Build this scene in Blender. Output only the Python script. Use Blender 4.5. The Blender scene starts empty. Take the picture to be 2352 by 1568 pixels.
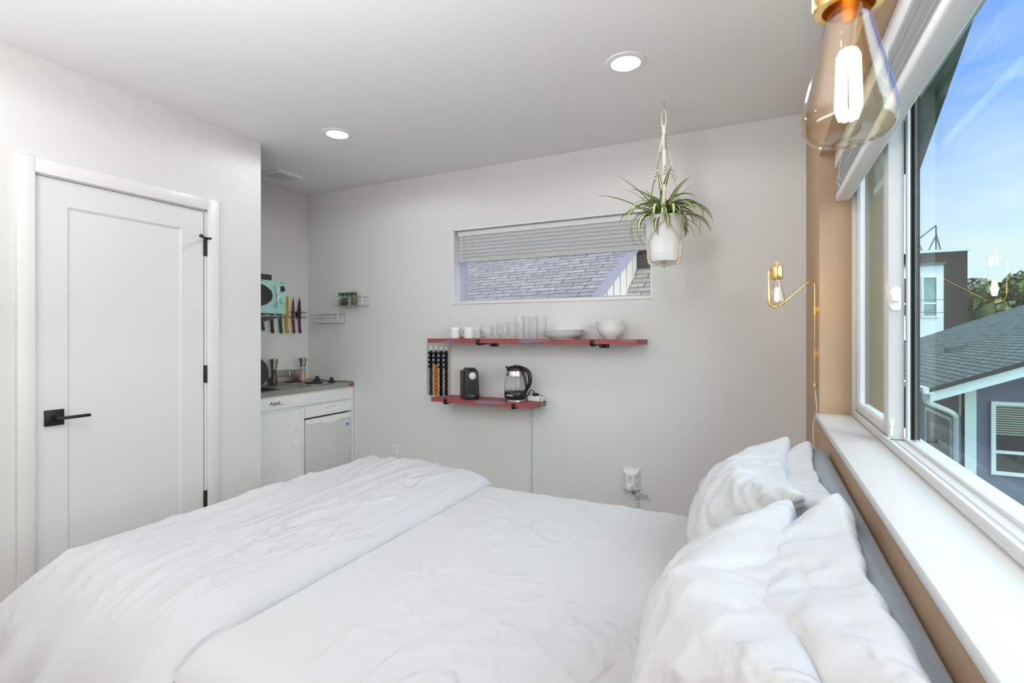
import bpy, bmesh, math, random
from mathutils import Vector, Matrix, noise
SC = bpy.context.scene
COL = SC.collection
PI = math.pi
R = math.radians
random.seed(7)

# ------------------------------------------------------------------ camera
CAMZ = 1.33
cam = bpy.data.objects.new('camera', bpy.data.cameras.new('camera'))
COL.objects.link(cam)
cam.location = (0, 0, CAMZ)
cam.rotation_euler = (R(90), 0, R(26.0526))
cam.data.sensor_width = 36.0
cam.data.lens = 1168.0 / 2352.0 * 36.0
cam.data.shift_y = -18.0 / 2352.0
cam.data.clip_start = 0.02
cam.data.clip_end = 500
cam.data.dof.use_dof = True
cam.data.dof.focus_distance = 2.9
cam.data.dof.aperture_fstop = 9.0
SC.camera = cam
SC.view_settings.view_transform = 'Standard'
SC.view_settings.look = 'None'
SC.view_settings.gamma = 1.0
SC.view_settings.use_curve_mapping = False
SC.view_settings.exposure = 0.2
SC.cycles.transparent_max_bounces = 40      # stacks of clear glass stay clear

# ------------------------------------------------------------------ sky
SKY_FILL = 4.0
def make_world():
    w = bpy.data.worlds.new('sky'); SC.world = w; w.use_nodes = True
    nt = w.node_tree; N = nt.nodes; Lk = nt.links
    bg = N['Background']
    tc = N.new('ShaderNodeTexCoord'); sep = N.new('ShaderNodeSeparateXYZ')
    Lk.new(tc.outputs['Generated'], sep.inputs[0])
    rp = N.new('ShaderNodeValToRGB')
    e = rp.color_ramp.elements
    e[0].position = 0.0; e[0].color = (.80, .95, .98, 1)
    e[1].position = 0.62; e[1].color = (.13, .30, 1.1, 1)
    for p, c in ((.12, (.84, .95, 1.08, 1)), (.22, (.62, .78, 1.12, 1)), (.36, (.27, .48, 1.12, 1))):
        x = e.new(p); x.color = c
    Lk.new(sep.outputs['Z'], rp.inputs[0])
    mp = N.new('ShaderNodeMapping'); mp.inputs['Scale'].default_value = (1.6, 1.6, 5.0)
    mp.inputs['Rotation'].default_value = (0, R(18), 0)
    Lk.new(tc.outputs['Generated'], mp.inputs[0])
    nz = N.new('ShaderNodeTexNoise'); nz.inputs['Scale'].default_value = 2.6
    nz.inputs['Detail'].default_value = 8; nz.inputs['Roughness'].default_value = .58
    nz.inputs['Distortion'].default_value = .5
    Lk.new(mp.outputs[0], nz.inputs['Vector'])
    cr = N.new('ShaderNodeValToRGB')
    cr.color_ramp.elements[0].position = .46; cr.color_ramp.elements[0].color = (0, 0, 0, 1)
    cr.color_ramp.elements[1].position = .72; cr.color_ramp.elements[1].color = (.8, .8, .8, 1)
    Lk.new(nz.outputs[0], cr.inputs[0])
    fd = N.new('ShaderNodeMapRange'); fd.inputs[1].default_value = .2; fd.inputs[2].default_value = .5
    fd.inputs[3].default_value = 1.0; fd.inputs[4].default_value = .12
    Lk.new(sep.outputs['Z'], fd.inputs[0])
    mm = N.new('ShaderNodeMath'); mm.operation = 'MULTIPLY'
    Lk.new(cr.outputs[0], mm.inputs[0]); Lk.new(fd.outputs[0], mm.inputs[1])
    mx = N.new('ShaderNodeMixRGB'); mx.inputs[2].default_value = (.93, .96, 1, 1)
    Lk.new(mm.outputs[0], mx.inputs[0]); Lk.new(rp.outputs[0], mx.inputs[1])
    # added bright lobe in unseen sky (east-south-east), pushes extra daylight through the large window
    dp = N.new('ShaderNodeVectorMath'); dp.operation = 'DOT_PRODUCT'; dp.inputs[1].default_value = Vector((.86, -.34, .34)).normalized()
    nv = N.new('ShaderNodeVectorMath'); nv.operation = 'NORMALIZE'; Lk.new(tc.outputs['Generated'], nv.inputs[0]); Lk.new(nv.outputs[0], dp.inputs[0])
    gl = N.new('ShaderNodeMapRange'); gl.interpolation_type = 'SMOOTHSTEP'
    gl.inputs[1].default_value = .56; gl.inputs[2].default_value = .97; gl.inputs[3].default_value = 0; gl.inputs[4].default_value = SKY_FILL
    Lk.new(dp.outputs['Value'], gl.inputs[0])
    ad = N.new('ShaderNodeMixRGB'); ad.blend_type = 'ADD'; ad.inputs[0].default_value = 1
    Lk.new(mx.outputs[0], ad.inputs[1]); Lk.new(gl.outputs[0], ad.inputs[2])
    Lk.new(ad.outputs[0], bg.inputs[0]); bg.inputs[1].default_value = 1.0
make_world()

sun = bpy.data.objects.new('sun', bpy.data.lights.new('sun', 'SUN'))
COL.objects.link(sun); sun.data.energy = 2.5; sun.data.angle = R(14); sun.data.color = (1, .87, .68)
sun.rotation_euler = Vector((.20, -.30, .93)).to_track_quat('Z', 'Y').to_euler()       # high summer sun

# ------------------------------------------------------------------ room light: recessed lamps in the ceiling
H = 2.56
LAMPS = [(-.55, 2.30), (-2.34, 2.34), (-.55, .45), (-2.34, .45)]
LAMP_W = 9.5
for (lx, ly) in LAMPS:
    l = bpy.data.objects.new('lamp_light', bpy.data.lights.new('lamp_light', 'SPOT'))
    COL.objects.link(l); l.data.spot_size = R(176); l.data.spot_blend = .25; l.data.shadow_soft_size = .06; l.data.energy = LAMP_W
    l.data.color = (.96, .985, 1); l.location = (lx, ly, H - .03)
# added out-of-frame fill light, no lamp of the room, bounced off the ceiling
l = bpy.data.objects.new('bounced_flash', bpy.data.lights.new('bounced_flash', 'AREA'))
COL.objects.link(l); l.data.shape = 'DISK'; l.data.size = 1.2; l.data.energy = 50; l.data.color = (.95, .97, 1); l.location = (-1.0, -.2, 1.4); l.rotation_euler = (R(180), 0, 0)

# ================================================================== helpers
def V(*a): return Vector(a)

class MB:
    def __init__(s): s.v = []; s.f = []; s.uv = {}; s.m = []
    def add(s, vs, fs, mi=0):
        b = len(s.v); s.v += [tuple(x) for x in vs]
        for f in fs: s.f.append([b + i for i in f]); s.m.append(mi)
        return b
    def box(s, x0, x1, y0, y1, z0, z1, bev=0, seg=2, M=None, mi=0):
        if x0 > x1: x0, x1 = x1, x0
        if y0 > y1: y0, y1 = y1, y0
        if z0 > z1: z0, z1 = z1, z0
        bm = bmesh.new(); bmesh.ops.create_cube(bm, size=1)
        for v in bm.verts:
            v.co = Vector(((x0 + x1) / 2 + v.co.x * (x1 - x0), (y0 + y1) / 2 + v.co.y * (y1 - y0), (z0 + z1) / 2 + v.co.z * (z1 - z0)))
        if bev > 0:
            bev = min(bev, .49 * min(x1 - x0, y1 - y0, z1 - z0))
            bmesh.ops.bevel(bm, geom=list(bm.edges), offset=bev, segments=seg, affect='EDGES', profile=.5)
        s.bm(bm, M, mi); return s
    def bm(s, bm, M=None, mi=0):
        bm.verts.index_update()
        s.add([(M @ v.co if M else v.co) for v in bm.verts], [[v.index for v in f.verts] for f in bm.faces], mi)
        bm.free()
    def tube(s, pts, r, n=8, caps=True, closed=False, mi=0):
        P = [Vector(p) for p in pts]; L = len(P)
        rr = r if isinstance(r, (list, tuple)) else [r] * L
        rings = []; up = None
        for i in range(L):
            if closed: t = P[(i + 1) % L] - P[i - 1]
            else: t = P[min(i + 1, L - 1)] - P[max(i - 1, 0)]
            if t.length < 1e-9: t = Vector((0, 0, 1))
            t.normalize()
            if up is None:
                up = Vector((0, 0, 1)) if abs(t.z) < .9 else Vector((1, 0, 0))
            a = up - t * up.dot(t)
            if a.length < 1e-6: a = t.orthogonal()
            a.normalize(); up = a; b = t.cross(a)
            rings.append([P[i] + (a * math.cos(k * 2 * PI / n) + b * math.sin(k * 2 * PI / n)) * rr[i] for k in range(n)])
        vs = [v for r_ in rings for v in r_]; fs = []
        for i in range(L if closed else L - 1):
            j = (i + 1) % L
            for k in range(n):
                k2 = (k + 1) % n; fs.append([i * n + k, j * n + k, j * n + k2, i * n + k2][::-1])
        if caps and not closed:
            fs.append(list(range(n))); fs.append([(L - 1) * n + k for k in range(n)][::-1])
        s.add(vs, fs, mi); return s
    def lathe(s, prof, M=None, n=32, mi=0, closed=False):
        """prof: list of (r, z); axis = local Z through M"""
        vs = []; fs = []; L = len(prof)
        for (r, z) in prof:
            for k in range(n):
                a = 2 * PI * k / n; p = Vector((max(r, 1e-5) * math.cos(a), max(r, 1e-5) * math.sin(a), z))
                vs.append(M @ p if M else p)
        for i in range(L if closed else L - 1):
            j = (i + 1) % L
            for k in range(n):
                k2 = (k + 1) % n; fs.append([i * n + k, i * n + k2, j * n + k2, j * n + k])
        s.add(vs, fs, mi); return s
    def prism(s, poly, d0, d1, ax='x', mi=0):
        """poly: 2D outline; ax = extrusion axis. x: (y,z)  y: (x,z)  z: (x,y)"""
        n = len(poly)
        def mk(p, d):
            return {'x': (d, p[0], p[1]), 'y': (p[0], d, p[1]), 'z': (p[0], p[1], d)}[ax]
        vs = [mk(p, d0) for p in poly] + [mk(p, d1) for p in poly]
        fs = [list(range(n))[::-1], [n + i for i in range(n)]] + [[i, (i + 1) % n, n + (i + 1) % n, n + i] for i in range(n)]
        s.add(vs, fs, mi); return s
    def sphere(s, c, r, n=12, sc=(1, 1, 1)):
        prof = [(r * math.sin(PI * i / n), -r * math.cos(PI * i / n)) for i in range(n + 1)]
        s.lathe(prof, Matrix.Translation(c) @ Matrix.Diagonal((*sc, 1)), n=2 * n); return s
    def grid(s, fn, nu, nv, thick=0, uvs=False, flip=False, wrapu=False):
        vs = [fn(i / nu, j / nv) for i in range(nu + 1) for j in range(nv + 1)]
        fs = []
        for i in range(nu):
            for j in range(nv):
                q = [i * (nv + 1) + j, (i + 1) * (nv + 1) + j, (i + 1) * (nv + 1) + j + 1, i * (nv + 1) + j + 1]
                fs.append(q[::-1] if flip else q)
        b = s.add(vs, fs)
        if uvs:
            for i in range(nu + 1):
                for j in range(nv + 1): s.uv[b + i * (nv + 1) + j] = (i / nu, j / nv)
        return s

def wpos(o):
    p = Vector((0, 0, 0))
    while o is not None: p += o.location; o = o.parent
    return p

def build(name, mb, mats, parent=None, angle=38, fix=True, origin=None):
    me = bpy.data.meshes.new(name)
    off = wpos(parent) if parent else (Vector(origin) if origin else Vector((0, 0, 0)))
    me.from_pydata([tuple(Vector(v) - off) for v in mb.v], [], mb.f)
    for m in (mats if isinstance(mats, (list, tuple)) else [mats]): me.materials.append(m)
    if any(mb.m): me.polygons.foreach_set('material_index', mb.m)
    if mb.uv:
        lay = me.uv_layers.new(name='UVMap')
        for lp in me.loops: lay.data[lp.index].uv = mb.uv.get(lp.vertex_index, (0, 0))
    if fix:
        bm = bmesh.new(); bm.from_mesh(me); bmesh.ops.recalc_face_normals(bm, faces=bm.faces); bm.to_mesh(me); bm.free()
    me.polygons.foreach_set('use_smooth', [True] * len(me.polygons))
    me.set_sharp_from_angle(angle=R(angle))
    me.update()
    o = bpy.data.objects.new(name, me); COL.objects.link(o)
    if parent: o.parent = parent
    elif origin: o.location = origin
    return o

def tag(o, label, cat, group=None, kind=None):
    if label: o['label'] = label
    if cat: o['category'] = cat
    if group: o['group'] = group
    if kind: o['kind'] = kind
    return o
def thing(name, loc, label, cat, group=None):
    o = bpy.data.objects.new(name, None); COL.objects.link(o); o.location = loc
    o.empty_display_size = .05
    return tag(o, label, cat, group)
def struct(name, mb, mat, label=None, cat=None, parent=None, **k):
    o = build(name, mb, mat, parent, **k)
    if not parent:
        o['kind'] = 'structure'
        if label: o['label'] = label
        if cat: o['category'] = cat
    return o
def dup(root, loc, label, rotz=None):
    r = root.copy(); COL.objects.link(r); r.location = loc; r['label'] = label
    if rotz is not None: r.rotation_euler = (0, 0, rotz)
    def rec(src, dst):
        for ch in list(src.children):
            c = ch.copy(); COL.objects.link(c); c.parent = dst; rec(ch, c)
    rec(root, r); return r

# ================================================================== materials
def mat(name, col, rough=.5, metal=0, bump=None, noise_col=None, emit=None, sheen=0, coat=0, spec=.5):
    m = bpy.data.materials.new(name); m.use_nodes = True
    nt = m.node_tree; N = nt.nodes; Lk = nt.links; b = N['Principled BSDF']
    b.inputs['Base Color'].default_value = (*col, 1); b.inputs['Roughness'].default_value = rough
    b.inputs['Metallic'].default_value = metal; b.inputs['Specular IOR Level'].default_value = spec
    if sheen: b.inputs['Sheen Weight'].default_value = sheen
    if coat: b.inputs['Coat Weight'].default_value = coat
    if emit:
        b.inputs['Emission Color'].default_value = (*emit[0], 1); b.inputs['Emission Strength'].default_value = emit[1]
    tc = None
    if bump or noise_col: tc = N.new('ShaderNodeTexCoord')
    if bump:
        sc, st, di = bump
        nz = N.new('ShaderNodeTexNoise'); nz.inputs['Scale'].default_value = sc; nz.inputs['Detail'].default_value = 4
        Lk.new(tc.outputs['Object'], nz.inputs['Vector'])
        bp = N.new('ShaderNodeBump'); bp.inputs['Strength'].default_value = st; bp.inputs['Distance'].default_value = di
        Lk.new(nz.outputs[0], bp.inputs['Height']); Lk.new(bp.outputs[0], b.inputs['Normal'])
    if noise_col:
        col2, sc, lo, hi = noise_col[:4]
        nz = N.new('ShaderNodeTexNoise'); nz.inputs['Scale'].default_value = sc; nz.inputs['Detail'].default_value = 5
        if len(noise_col) > 4:
            mp = N.new('ShaderNodeMapping'); mp.inputs['Scale'].default_value = noise_col[4]
            Lk.new(tc.outputs['Object'], mp.inputs[0]); Lk.new(mp.outputs[0], nz.inputs['Vector'])
        else: Lk.new(tc.outputs['Object'], nz.inputs['Vector'])
        cr = N.new('ShaderNodeValToRGB'); e = cr.color_ramp.elements
        e[0].position = lo; e[0].color = (*col, 1); e[1].position = hi; e[1].color = (*col2, 1)
        Lk.new(nz.outputs[0], cr.inputs[0]); Lk.new(cr.outputs[0], b.inputs['Base Color'])
    return m

def glass_mat(name, tint=(1, 1, 1), edge=(.75, .8, .8), refl=1.0, ior=1.45, rough=0.0, blend=.25):
    m = bpy.data.materials.new(name); m.use_nodes = True
    nt = m.node_tree; N = nt.nodes; Lk = nt.links; N.remove(N['Principled BSDF'])
    out = N['Material Output']
    tr = N.new('ShaderNodeBsdfTransparent'); gl = N.new('ShaderNodeBsdfGlossy'); gl.inputs['Roughness'].default_value = rough
    lw = N.new('ShaderNodeLayerWeight'); lw.inputs[0].default_value = blend
    mc = N.new('ShaderNodeMixRGB'); mc.inputs[1].default_value = (*tint, 1); mc.inputs[2].default_value = (*edge, 1)
    Lk.new(lw.outputs['Facing'], mc.inputs[0]); Lk.new(mc.outputs[0], tr.inputs[0])
    fr = N.new('ShaderNodeFresnel'); fr.inputs[0].default_value = ior
    mu = N.new('ShaderNodeMath'); mu.operation = 'MULTIPLY'; mu.inputs[1].default_value = refl
    Lk.new(fr.outputs[0], mu.inputs[0])
    ge = N.new('ShaderNodeNewGeometry'); ib = N.new('ShaderNodeMath'); ib.operation = 'SUBTRACT'; ib.inputs[0].default_value = 1
    Lk.new(ge.outputs['Backfacing'], ib.inputs[1])
    m2 = N.new('ShaderNodeMath'); m2.operation = 'MULTIPLY'; m2.use_clamp = True     # only the entry face mirrors
    Lk.new(mu.outputs[0], m2.inputs[0]); Lk.new(ib.outputs[0], m2.inputs[1])
    mx = N.new('ShaderNodeMixShader'); Lk.new(m2.outputs[0], mx.inputs[0])
    Lk.new(tr.outputs[0], mx.inputs[1]); Lk.new(gl.outputs[0], mx.inputs[2]); Lk.new(mx.outputs[0], out.inputs[0])
    return m

def emis(name, col, st):
    m = bpy.data.materials.new(name); m.use_nodes = True
    nt = m.node_tree; N = nt.nodes; N.remove(N['Principled BSDF'])
    e = N.new('ShaderNodeEmission'); e.inputs[0].default_value = (*col, 1); e.inputs[1].default_value = st
    nt.links.new(e.outputs[0], N['Material Output'].inputs[0]); return m

def cloth_mat(name, col, wr=.25, dist=.006, scale=5.0, stretch=(1, 1, 1), rough=.85):
    """woven cotton with soft creases: stretched ridge noise feeding a bump"""
    m = mat(name, col, rough, sheen=.15)
    nt = m.node_tree; N = nt.nodes; Lk = nt.links; b = N['Principled BSDF']
    tc = N.new('ShaderNodeTexCoord'); mp = N.new('ShaderNodeMapping'); mp.inputs['Scale'].default_value = stretch
    Lk.new(tc.outputs['Object'], mp.inputs[0])
    n1 = N.new('ShaderNodeTexNoise'); n1.inputs['Scale'].default_value = scale; n1.inputs['Detail'].default_value = 3
    n1.inputs['Distortion'].default_value = .8
    Lk.new(mp.outputs[0], n1.inputs['Vector'])
    a = N.new('ShaderNodeMath'); a.operation = 'SUBTRACT'; a.inputs[1].default_value = .5; Lk.new(n1.outputs[0], a.inputs[0])
    ab = N.new('ShaderNodeMath'); ab.operation = 'ABSOLUTE'; Lk.new(a.outputs[0], ab.inputs[0])
    pw = N.new('ShaderNodeMapRange'); pw.inputs[1].default_value = 0; pw.inputs[2].default_value = .09
    pw.inputs[3].default_value = 1; pw.inputs[4].default_value = 0; pw.interpolation_type = 'SMOOTHERSTEP'
    Lk.new(ab.outputs[0], pw.inputs[0])
    n2 = N.new('ShaderNodeTexNoise'); n2.inputs['Scale'].default_value = 2.2; n2.inputs['Detail'].default_value = 2
    Lk.new(tc.outputs['Object'], n2.inputs['Vector'])
    mk = N.new('ShaderNodeMapRange'); mk.inputs[1].default_value = .45; mk.inputs[2].default_value = .65
    Lk.new(n2.outputs[0], mk.inputs[0])
    mu = N.new('ShaderNodeMath'); mu.operation = 'MULTIPLY'; Lk.new(pw.outputs[0], mu.inputs[0]); Lk.new(mk.outputs[0], mu.inputs[1])
    bp = N.new('ShaderNodeBump'); bp.inputs['Strength'].default_value = wr; bp.inputs['Distance'].default_value = dist
    Lk.new(mu.outputs[0], bp.inputs['Height']); Lk.new(bp.outputs[0], b.inputs['Normal'])
    return m

def brick_mat(name, c1, c2, mortar, bw, rh, ms, rough=.9, bias=0, bump=.3):
    m = mat(name, c1, rough); nt = m.node_tree; N = nt.nodes; Lk = nt.links; b = N['Principled BSDF']
    uv = N.new('ShaderNodeUVMap'); br = N.new('ShaderNodeTexBrick')
    br.inputs['Color1'].default_value = (*c1, 1); br.inputs['Color2'].default_value = (*c2, 1); br.inputs['Mortar'].default_value = (*mortar, 1)
    br.inputs['Scale'].default_value = 1; br.inputs['Mortar Size'].default_value = ms; br.inputs['Brick Width'].default_value = bw
    br.inputs['Row Height'].default_value = rh; br.inputs['Bias'].default_value = bias; br.inputs['Mortar Smooth'].default_value = .1
    Lk.new(uv.outputs[0], br.inputs['Vector'])
    nz = N.new('ShaderNodeTexNoise'); nz.inputs['Scale'].default_value = 9; nz.inputs['Detail'].default_value = 6
    Lk.new(uv.outputs[0], nz.inputs['Vector'])
    mx = N.new('ShaderNodeMixRGB'); mx.blend_type = 'OVERLAY'; mx.inputs[0].default_value = .45
    Lk.new(br.outputs['Color'], mx.inputs[1]); Lk.new(nz.outputs[0], mx.inputs[2]); Lk.new(mx.outputs[0], b.inputs['Base Color'])
    bp = N.new('ShaderNodeBump'); bp.inputs['Strength'].default_value = bump; bp.inputs['Distance'].default_value = .01; bp.invert = True
    Lk.new(br.outputs['Fac'], bp.inputs['Height']); Lk.new(bp.outputs[0], b.inputs['Normal'])
    return m

M = {}
M['wall'] = mat('wall_paint', (.77, .765, .755), .75, bump=(160, .12, .002))
M['wallwhite'] = mat('wall_white_paint', (.78, .78, .765), .7, bump=(160, .12, .002))
M['ceil'] = mat('ceiling_paint', (.85, .85, .845), .85, bump=(180, .1, .002))
M['tan'] = mat('tan_paint', (.47, .32, .205), .75, bump=(140, .2, .002))
M['trim'] = mat('white_trim_paint', (.84, .84, .83), .35)
M['door'] = mat('door_paint', (.80, .81, .81), .38)
M['floor'] = mat('floor_planks', (.50, .44, .37), .45, noise_col=((.40, .34, .28), 4, .3, .7, (1, 8, 1)))
M['black'] = mat('black_metal', (.012, .012, .013), .42, spec=.4)
M['blackpl'] = mat('black_plastic', (.012, .012, .013), .28)
M['rubber'] = mat('black_rubber', (.02, .02, .02), .7)
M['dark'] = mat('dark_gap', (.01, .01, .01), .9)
M['white'] = mat('white_enamel', (.88, .90, .89), .32)
M['vinyl'] = mat('white_vinyl', (.62, .62, .62), .4)
M['ceramic'] = mat('white_ceramic', (.86, .86, .85), .15, coat=.4)
M['plastic'] = mat('white_plastic', (.82, .82, .81), .35)
M['steel'] = mat('brushed_steel', (.50, .47, .44), .32, 1, noise_col=((.42, .40, .375), 12, .35, .65, (1, .05, 1)))
M['chrome'] = mat('chrome', (.75, .75, .75), .12, 1)
M['darksteel'] = mat('dark_coil', (.025, .025, .027), .5)
M['brass'] = mat('polished_brass', (.86, .60, .22), .18, 1)
M['silver'] = mat('silver_door_film', (.70, .71, .70), .42, .1)
M['mint'] = mat('mint_enamel', (.36, .72, .67), .25, coat=.3)
M['darkglass'] = mat('dark_oven_glass', (.02, .02, .022), .08)
M['copper'] = mat('copper_label', (.25, .09, .03), .5)
M['logoink'] = mat('black_ink', (.01, .01, .01), .6)
M['blueink'] = mat('blue_sticker', (.02, .30, .75), .5)
M['red'] = mat('red_painted_wood', (.36, .075, .075), .55, noise_col=((.22, .20, .27), 3.2, .58, .66, (1.2, 5, 9)), bump=(40, .25, .003))
M['glass'] = glass_mat('clear_glass', (.99, .992, .992), (.92, .935, .935), 1.1)
M['pane'] = glass_mat('window_pane', (.905, .985, .955), (.87, .97, .94), .75)
M['pane2'] = glass_mat('small_window_pane', (.95, .97, .97), (.9, .95, .95), .6)
M['bulb'] = glass_mat('amber_bulb_glass', (1, .98, .90), (.93, .74, .42), 1.9, 1.55, .06, .5)
M['fil'] = emis('glowing_filament', (1, .80, .50), 26)
M['lens'] = emis('lamp_lens', (1, .98, .94), 5)
M['jarglass'] = glass_mat('jar_glass', (.93, .96, .93), (.5, .55, .5), 1.4)
M['green'] = mat('green_cap', (.03, .12, .035), .4)
M['herb1'] = mat('dried_herbs', (.10, .09, .04), .9, noise_col=((.22, .20, .10), 220, .4, .6))
M['herb2'] = mat('pale_spice', (.55, .42, .26), .9, noise_col=((.40, .28, .15), 180, .4, .6))
M['pepper'] = mat('peppercorns', (.02, .015, .012), .7, noise_col=((.16, .12, .09), 260, .5, .6))
M['salt'] = mat('pink_salt', (.62, .30, .20), .8, noise_col=((.80, .52, .40), 260, .4, .6))
M['beige'] = mat('beige_rack_steel', (.55, .54, .50), .4, .3)
M['hole'] = mat('keyhole_wall', (.72, .72, .71), .8)
M['foil'] = mat('capsule_foil', (.75, .75, .75), .3, .8)
M['cap_navy'] = mat('capsule_navy', (.018, .014, .03), .3, .3)
M['cap_orange'] = mat('capsule_orange', (.85, .25, .012), .3, .3)
M['cap_black'] = mat('capsule_black', (.01, .01, .01), .3, .3)
M['cap_grey'] = mat('capsule_grey', (.09, .095, .10), .3, .4)
M['cap_rivet'] = mat('grey_rivet', (.20, .20, .20), .4)
M['cap_brown'] = mat('capsule_brown', (.035, .018, .018), .3, .3)
M['sheet'] = cloth_mat('white_sheet', (.56, .56, .56), .6, .009, 3.4, (1, .8, 1))
M['duvet'] = cloth_mat('white_duvet_cotton', (.55, .55, .565), .6, .012, 3.2, (2.2, .6, 1))
M['pillow'] = cloth_mat('white_pillowcase', (.555, .555, .555), .45, .010, 4.0, (.8, 1.6, 1.2))
M['bluecloth'] = mat('blue_grey_upholstery', (.22, .28, .35), .95, bump=(420, .5, .003), noise_col=((.28, .34, .41), 300, .4, .6), sheen=.3)
M['teal'] = mat('pale_teal_cord', (.42, .66, .64), .45)
M['cordwhite'] = mat('white_cord', (.78, .76, .73), .5)
M['rope'] = mat('cream_cotton_rope', (.80, .74, .64), .95, bump=(700, .8, .003))
M['bead'] = mat('wooden_bead', (.72, .53, .33), .55)
M['soil'] = mat('potting_soil', (.03, .022, .016), .95)
M['potpl'] = mat('white_pot_plastic', (.84, .84, .84), .3)
M['blind'] = mat('blind_slat', (.74, .75, .75), .4)
M['blindg'] = mat('blind_rail_grey', (.55, .55, .54), .45)
M['dgreen'] = mat('dark_green_soffit', (.075, .12, .10), .7, noise_col=((.10, .15, .125), 30, .4, .6, (8, .4, 8)))
M['mintpaint'] = mat('pale_house_trim', (.62, .78, .72), .6)
M['blueside'] = mat('blue_house_siding', (.085, .12, .17), .7)
M['darkwin'] = mat('dark_window_glass', (.025, .03, .028), .08)
M['whitepanel'] = mat('pale_facade_panel', (.72, .84, .82), .6)
M['lavender'] = mat('lavender_fascia', (.235, .23, .26), .6)
M['whiteside'] = mat('white_batten_siding', (.55, .52, .46), .7)
M['ground'] = mat('ground_outdoors', (.12, .13, .10), .95)
M['bark'] = mat('tree_bark', (.06, .05, .045), .9)
M['leafA'] = mat('green_tree_leaves', (.055, .095, .02), .7, noise_col=((.14, .19, .05), .8, .35, .7))
M['leafB'] = mat('dark_conifer_needles', (.03, .06, .035), .8)
M['shingle_grey'] = brick_mat('grey_roof_shingles', (.21, .205, .172), (.29, .284, .24), (.03, .03, .03), .62, .145, .010)
M['shingle_green'] = brick_mat('green_grey_shingles', (.10, .15, .105), (.165, .23, .17), (.022, .035, .03), .42, .15, .022)
M['brickdark'] = brick_mat('dark_brown_brick', (.022, .022, .019), (.036, .033, .029), (.012, .012, .012), .45, .16, .012)

def leaf_mat():
    m = mat('variegated_leaf', (.2, .35, .08), .45); nt = m.node_tree; N = nt.nodes; Lk = nt.links
    uv = N.new('ShaderNodeUVMap'); sp = N.new('ShaderNodeSeparateXYZ'); Lk.new(uv.outputs[0], sp.inputs[0])
    cr = N.new('ShaderNodeValToRGB'); e = cr.color_ramp.elements
    e[0].position = 0; e[0].color = (.055, .115, .015, 1); e[1].position = 1; e[1].color = (.055, .115, .015, 1)
    for p, c in ((.25, (.11, .20, .03, 1)), (.36, (.72, .75, .42, 1)), (.64, (.72, .75, .42, 1)), (.75, (.11, .20, .03, 1))):
        x = e.new(p); x.color = c
    Lk.new(sp.outputs['Y'], cr.inputs[0]); Lk.new(cr.outputs[0], N['Principled BSDF'].inputs['Base Color'])
    return m
M['leaf'] = leaf_mat()

# ================================================================== the room
LX, BY, WX, KX = -2.896, 3.273, .229, -3.625      # left wall, back wall, window wall, kitchen alcove wall
FY = -1.1
def rect_nest(mb, rects, mk):
    """nested rectangles [(y0,y1,z0,z1,x)] joined by strips, last one filled"""
    loops = []
    for (a0, a1, b0, b1, d) in rects:
        loops.append([mk(a0, b0, d), mk(a1, b0, d), mk(a1, b1, d), mk(a0, b1, d)])
    vs = [p for l in loops for p in l]; fs = []
    for i in range(len(loops) - 1):
        for k in range(4): fs.append([i * 4 + k, i * 4 + (k + 1) % 4, i * 4 + 4 + (k + 1) % 4, i * 4 + 4 + k])
    n = (len(loops) - 1) * 4; fs.append([n, n + 1, n + 2, n + 3]); mb.add(vs, fs)

struct('floor', MB().box(-3.75, .5, FY - .12, BY + .2, -.12, 0), M['floor'], 'light wood plank floor under the bed', 'floor')
struct('ceiling', MB().box(-3.75, .5, FY - .12, BY + .2, H, H + .14), M['ceil'], 'flat off white painted ceiling', 'ceiling')
# left wall with the door opening
OY0, OY1, OZ = 1.092, 1.882, 2.046
mb = MB(); mb.box(LX - .12, LX, FY - .12, OY0, 0, H); mb.box(LX - .12, LX, OY1, 2.235, 0, H); mb.box(LX - .12, LX, OY0, OY1, OZ, H)
struct('wall_left', mb, M['wallwhite'], 'white wall around the panelled door', 'wall')
mb = MB(); mb.box(LX - .30, LX - .2, .85, 2.03, 0, H)
struct('wall_closet', mb, M['wallwhite'], 'wall of the space behind the door', 'wall')
struct('wall_alcove', MB().box(KX - .12, LX - .12, 1.93, 2.03, 0, H), M['wall'], 'short side wall of the kitchenette alcove', 'wall')
struct('wall_kitchen', MB().box(KX - .12, KX, 1.93, BY + .2, 0, H), M['wall'], 'narrow wall behind the mint microwave and knives', 'wall')
B0, B1, BZ0, BZ1 = -2.10, -.617, 1.563, 2.117
mb = MB(); mb.box(KX - .12, B0, BY, BY + .2, 0, H); mb.box(B1, WX + .25, BY, BY + .2, 0, H)
mb.box(B0, B1, BY, BY + .2, 0, BZ0); mb.box(B0, B1, BY, BY + .2, BZ1, H)
struct('wall_back', mb, M['wall'], 'pale grey wall with the red shelves and small window', 'wall')
W0, W1, WZ0, WZ1 = .303, 2.567, .962, 2.10
mb = MB(); mb.box(WX, WX + .24, FY - .12, W0, 0, H); mb.box(WX, WX + .24, W1, BY, 0, H)
mb.box(WX, WX + .24, W0, W1, 0, WZ0); mb.box(WX, WX + .24, W0, W1, WZ1, H)
struct('wall_right', mb, M['tan'], 'tan accent wall around the large window', 'wall')
struct('wall_front', MB().box(-3.2, WX + .24, FY - .12, FY, 0, H), M['wallwhite'], 'white wall behind the viewpoint', 'wall')
def bboard(name, x0, x1, y0, y1, lab):
    struct(name, MB().box(x0, x1, y0, y1, 0, .1, .004), M['trim'], lab, 'baseboard')
mb = MB(); mb.box(LX, LX + .014, FY, 1.034, 0, .1, .004); mb.box(LX, LX + .014, 1.944, 2.235, 0, .1, .004)
struct('baseboard_left', mb, M['trim'], 'white baseboard either side of the panelled door', 'baseboard')
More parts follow.
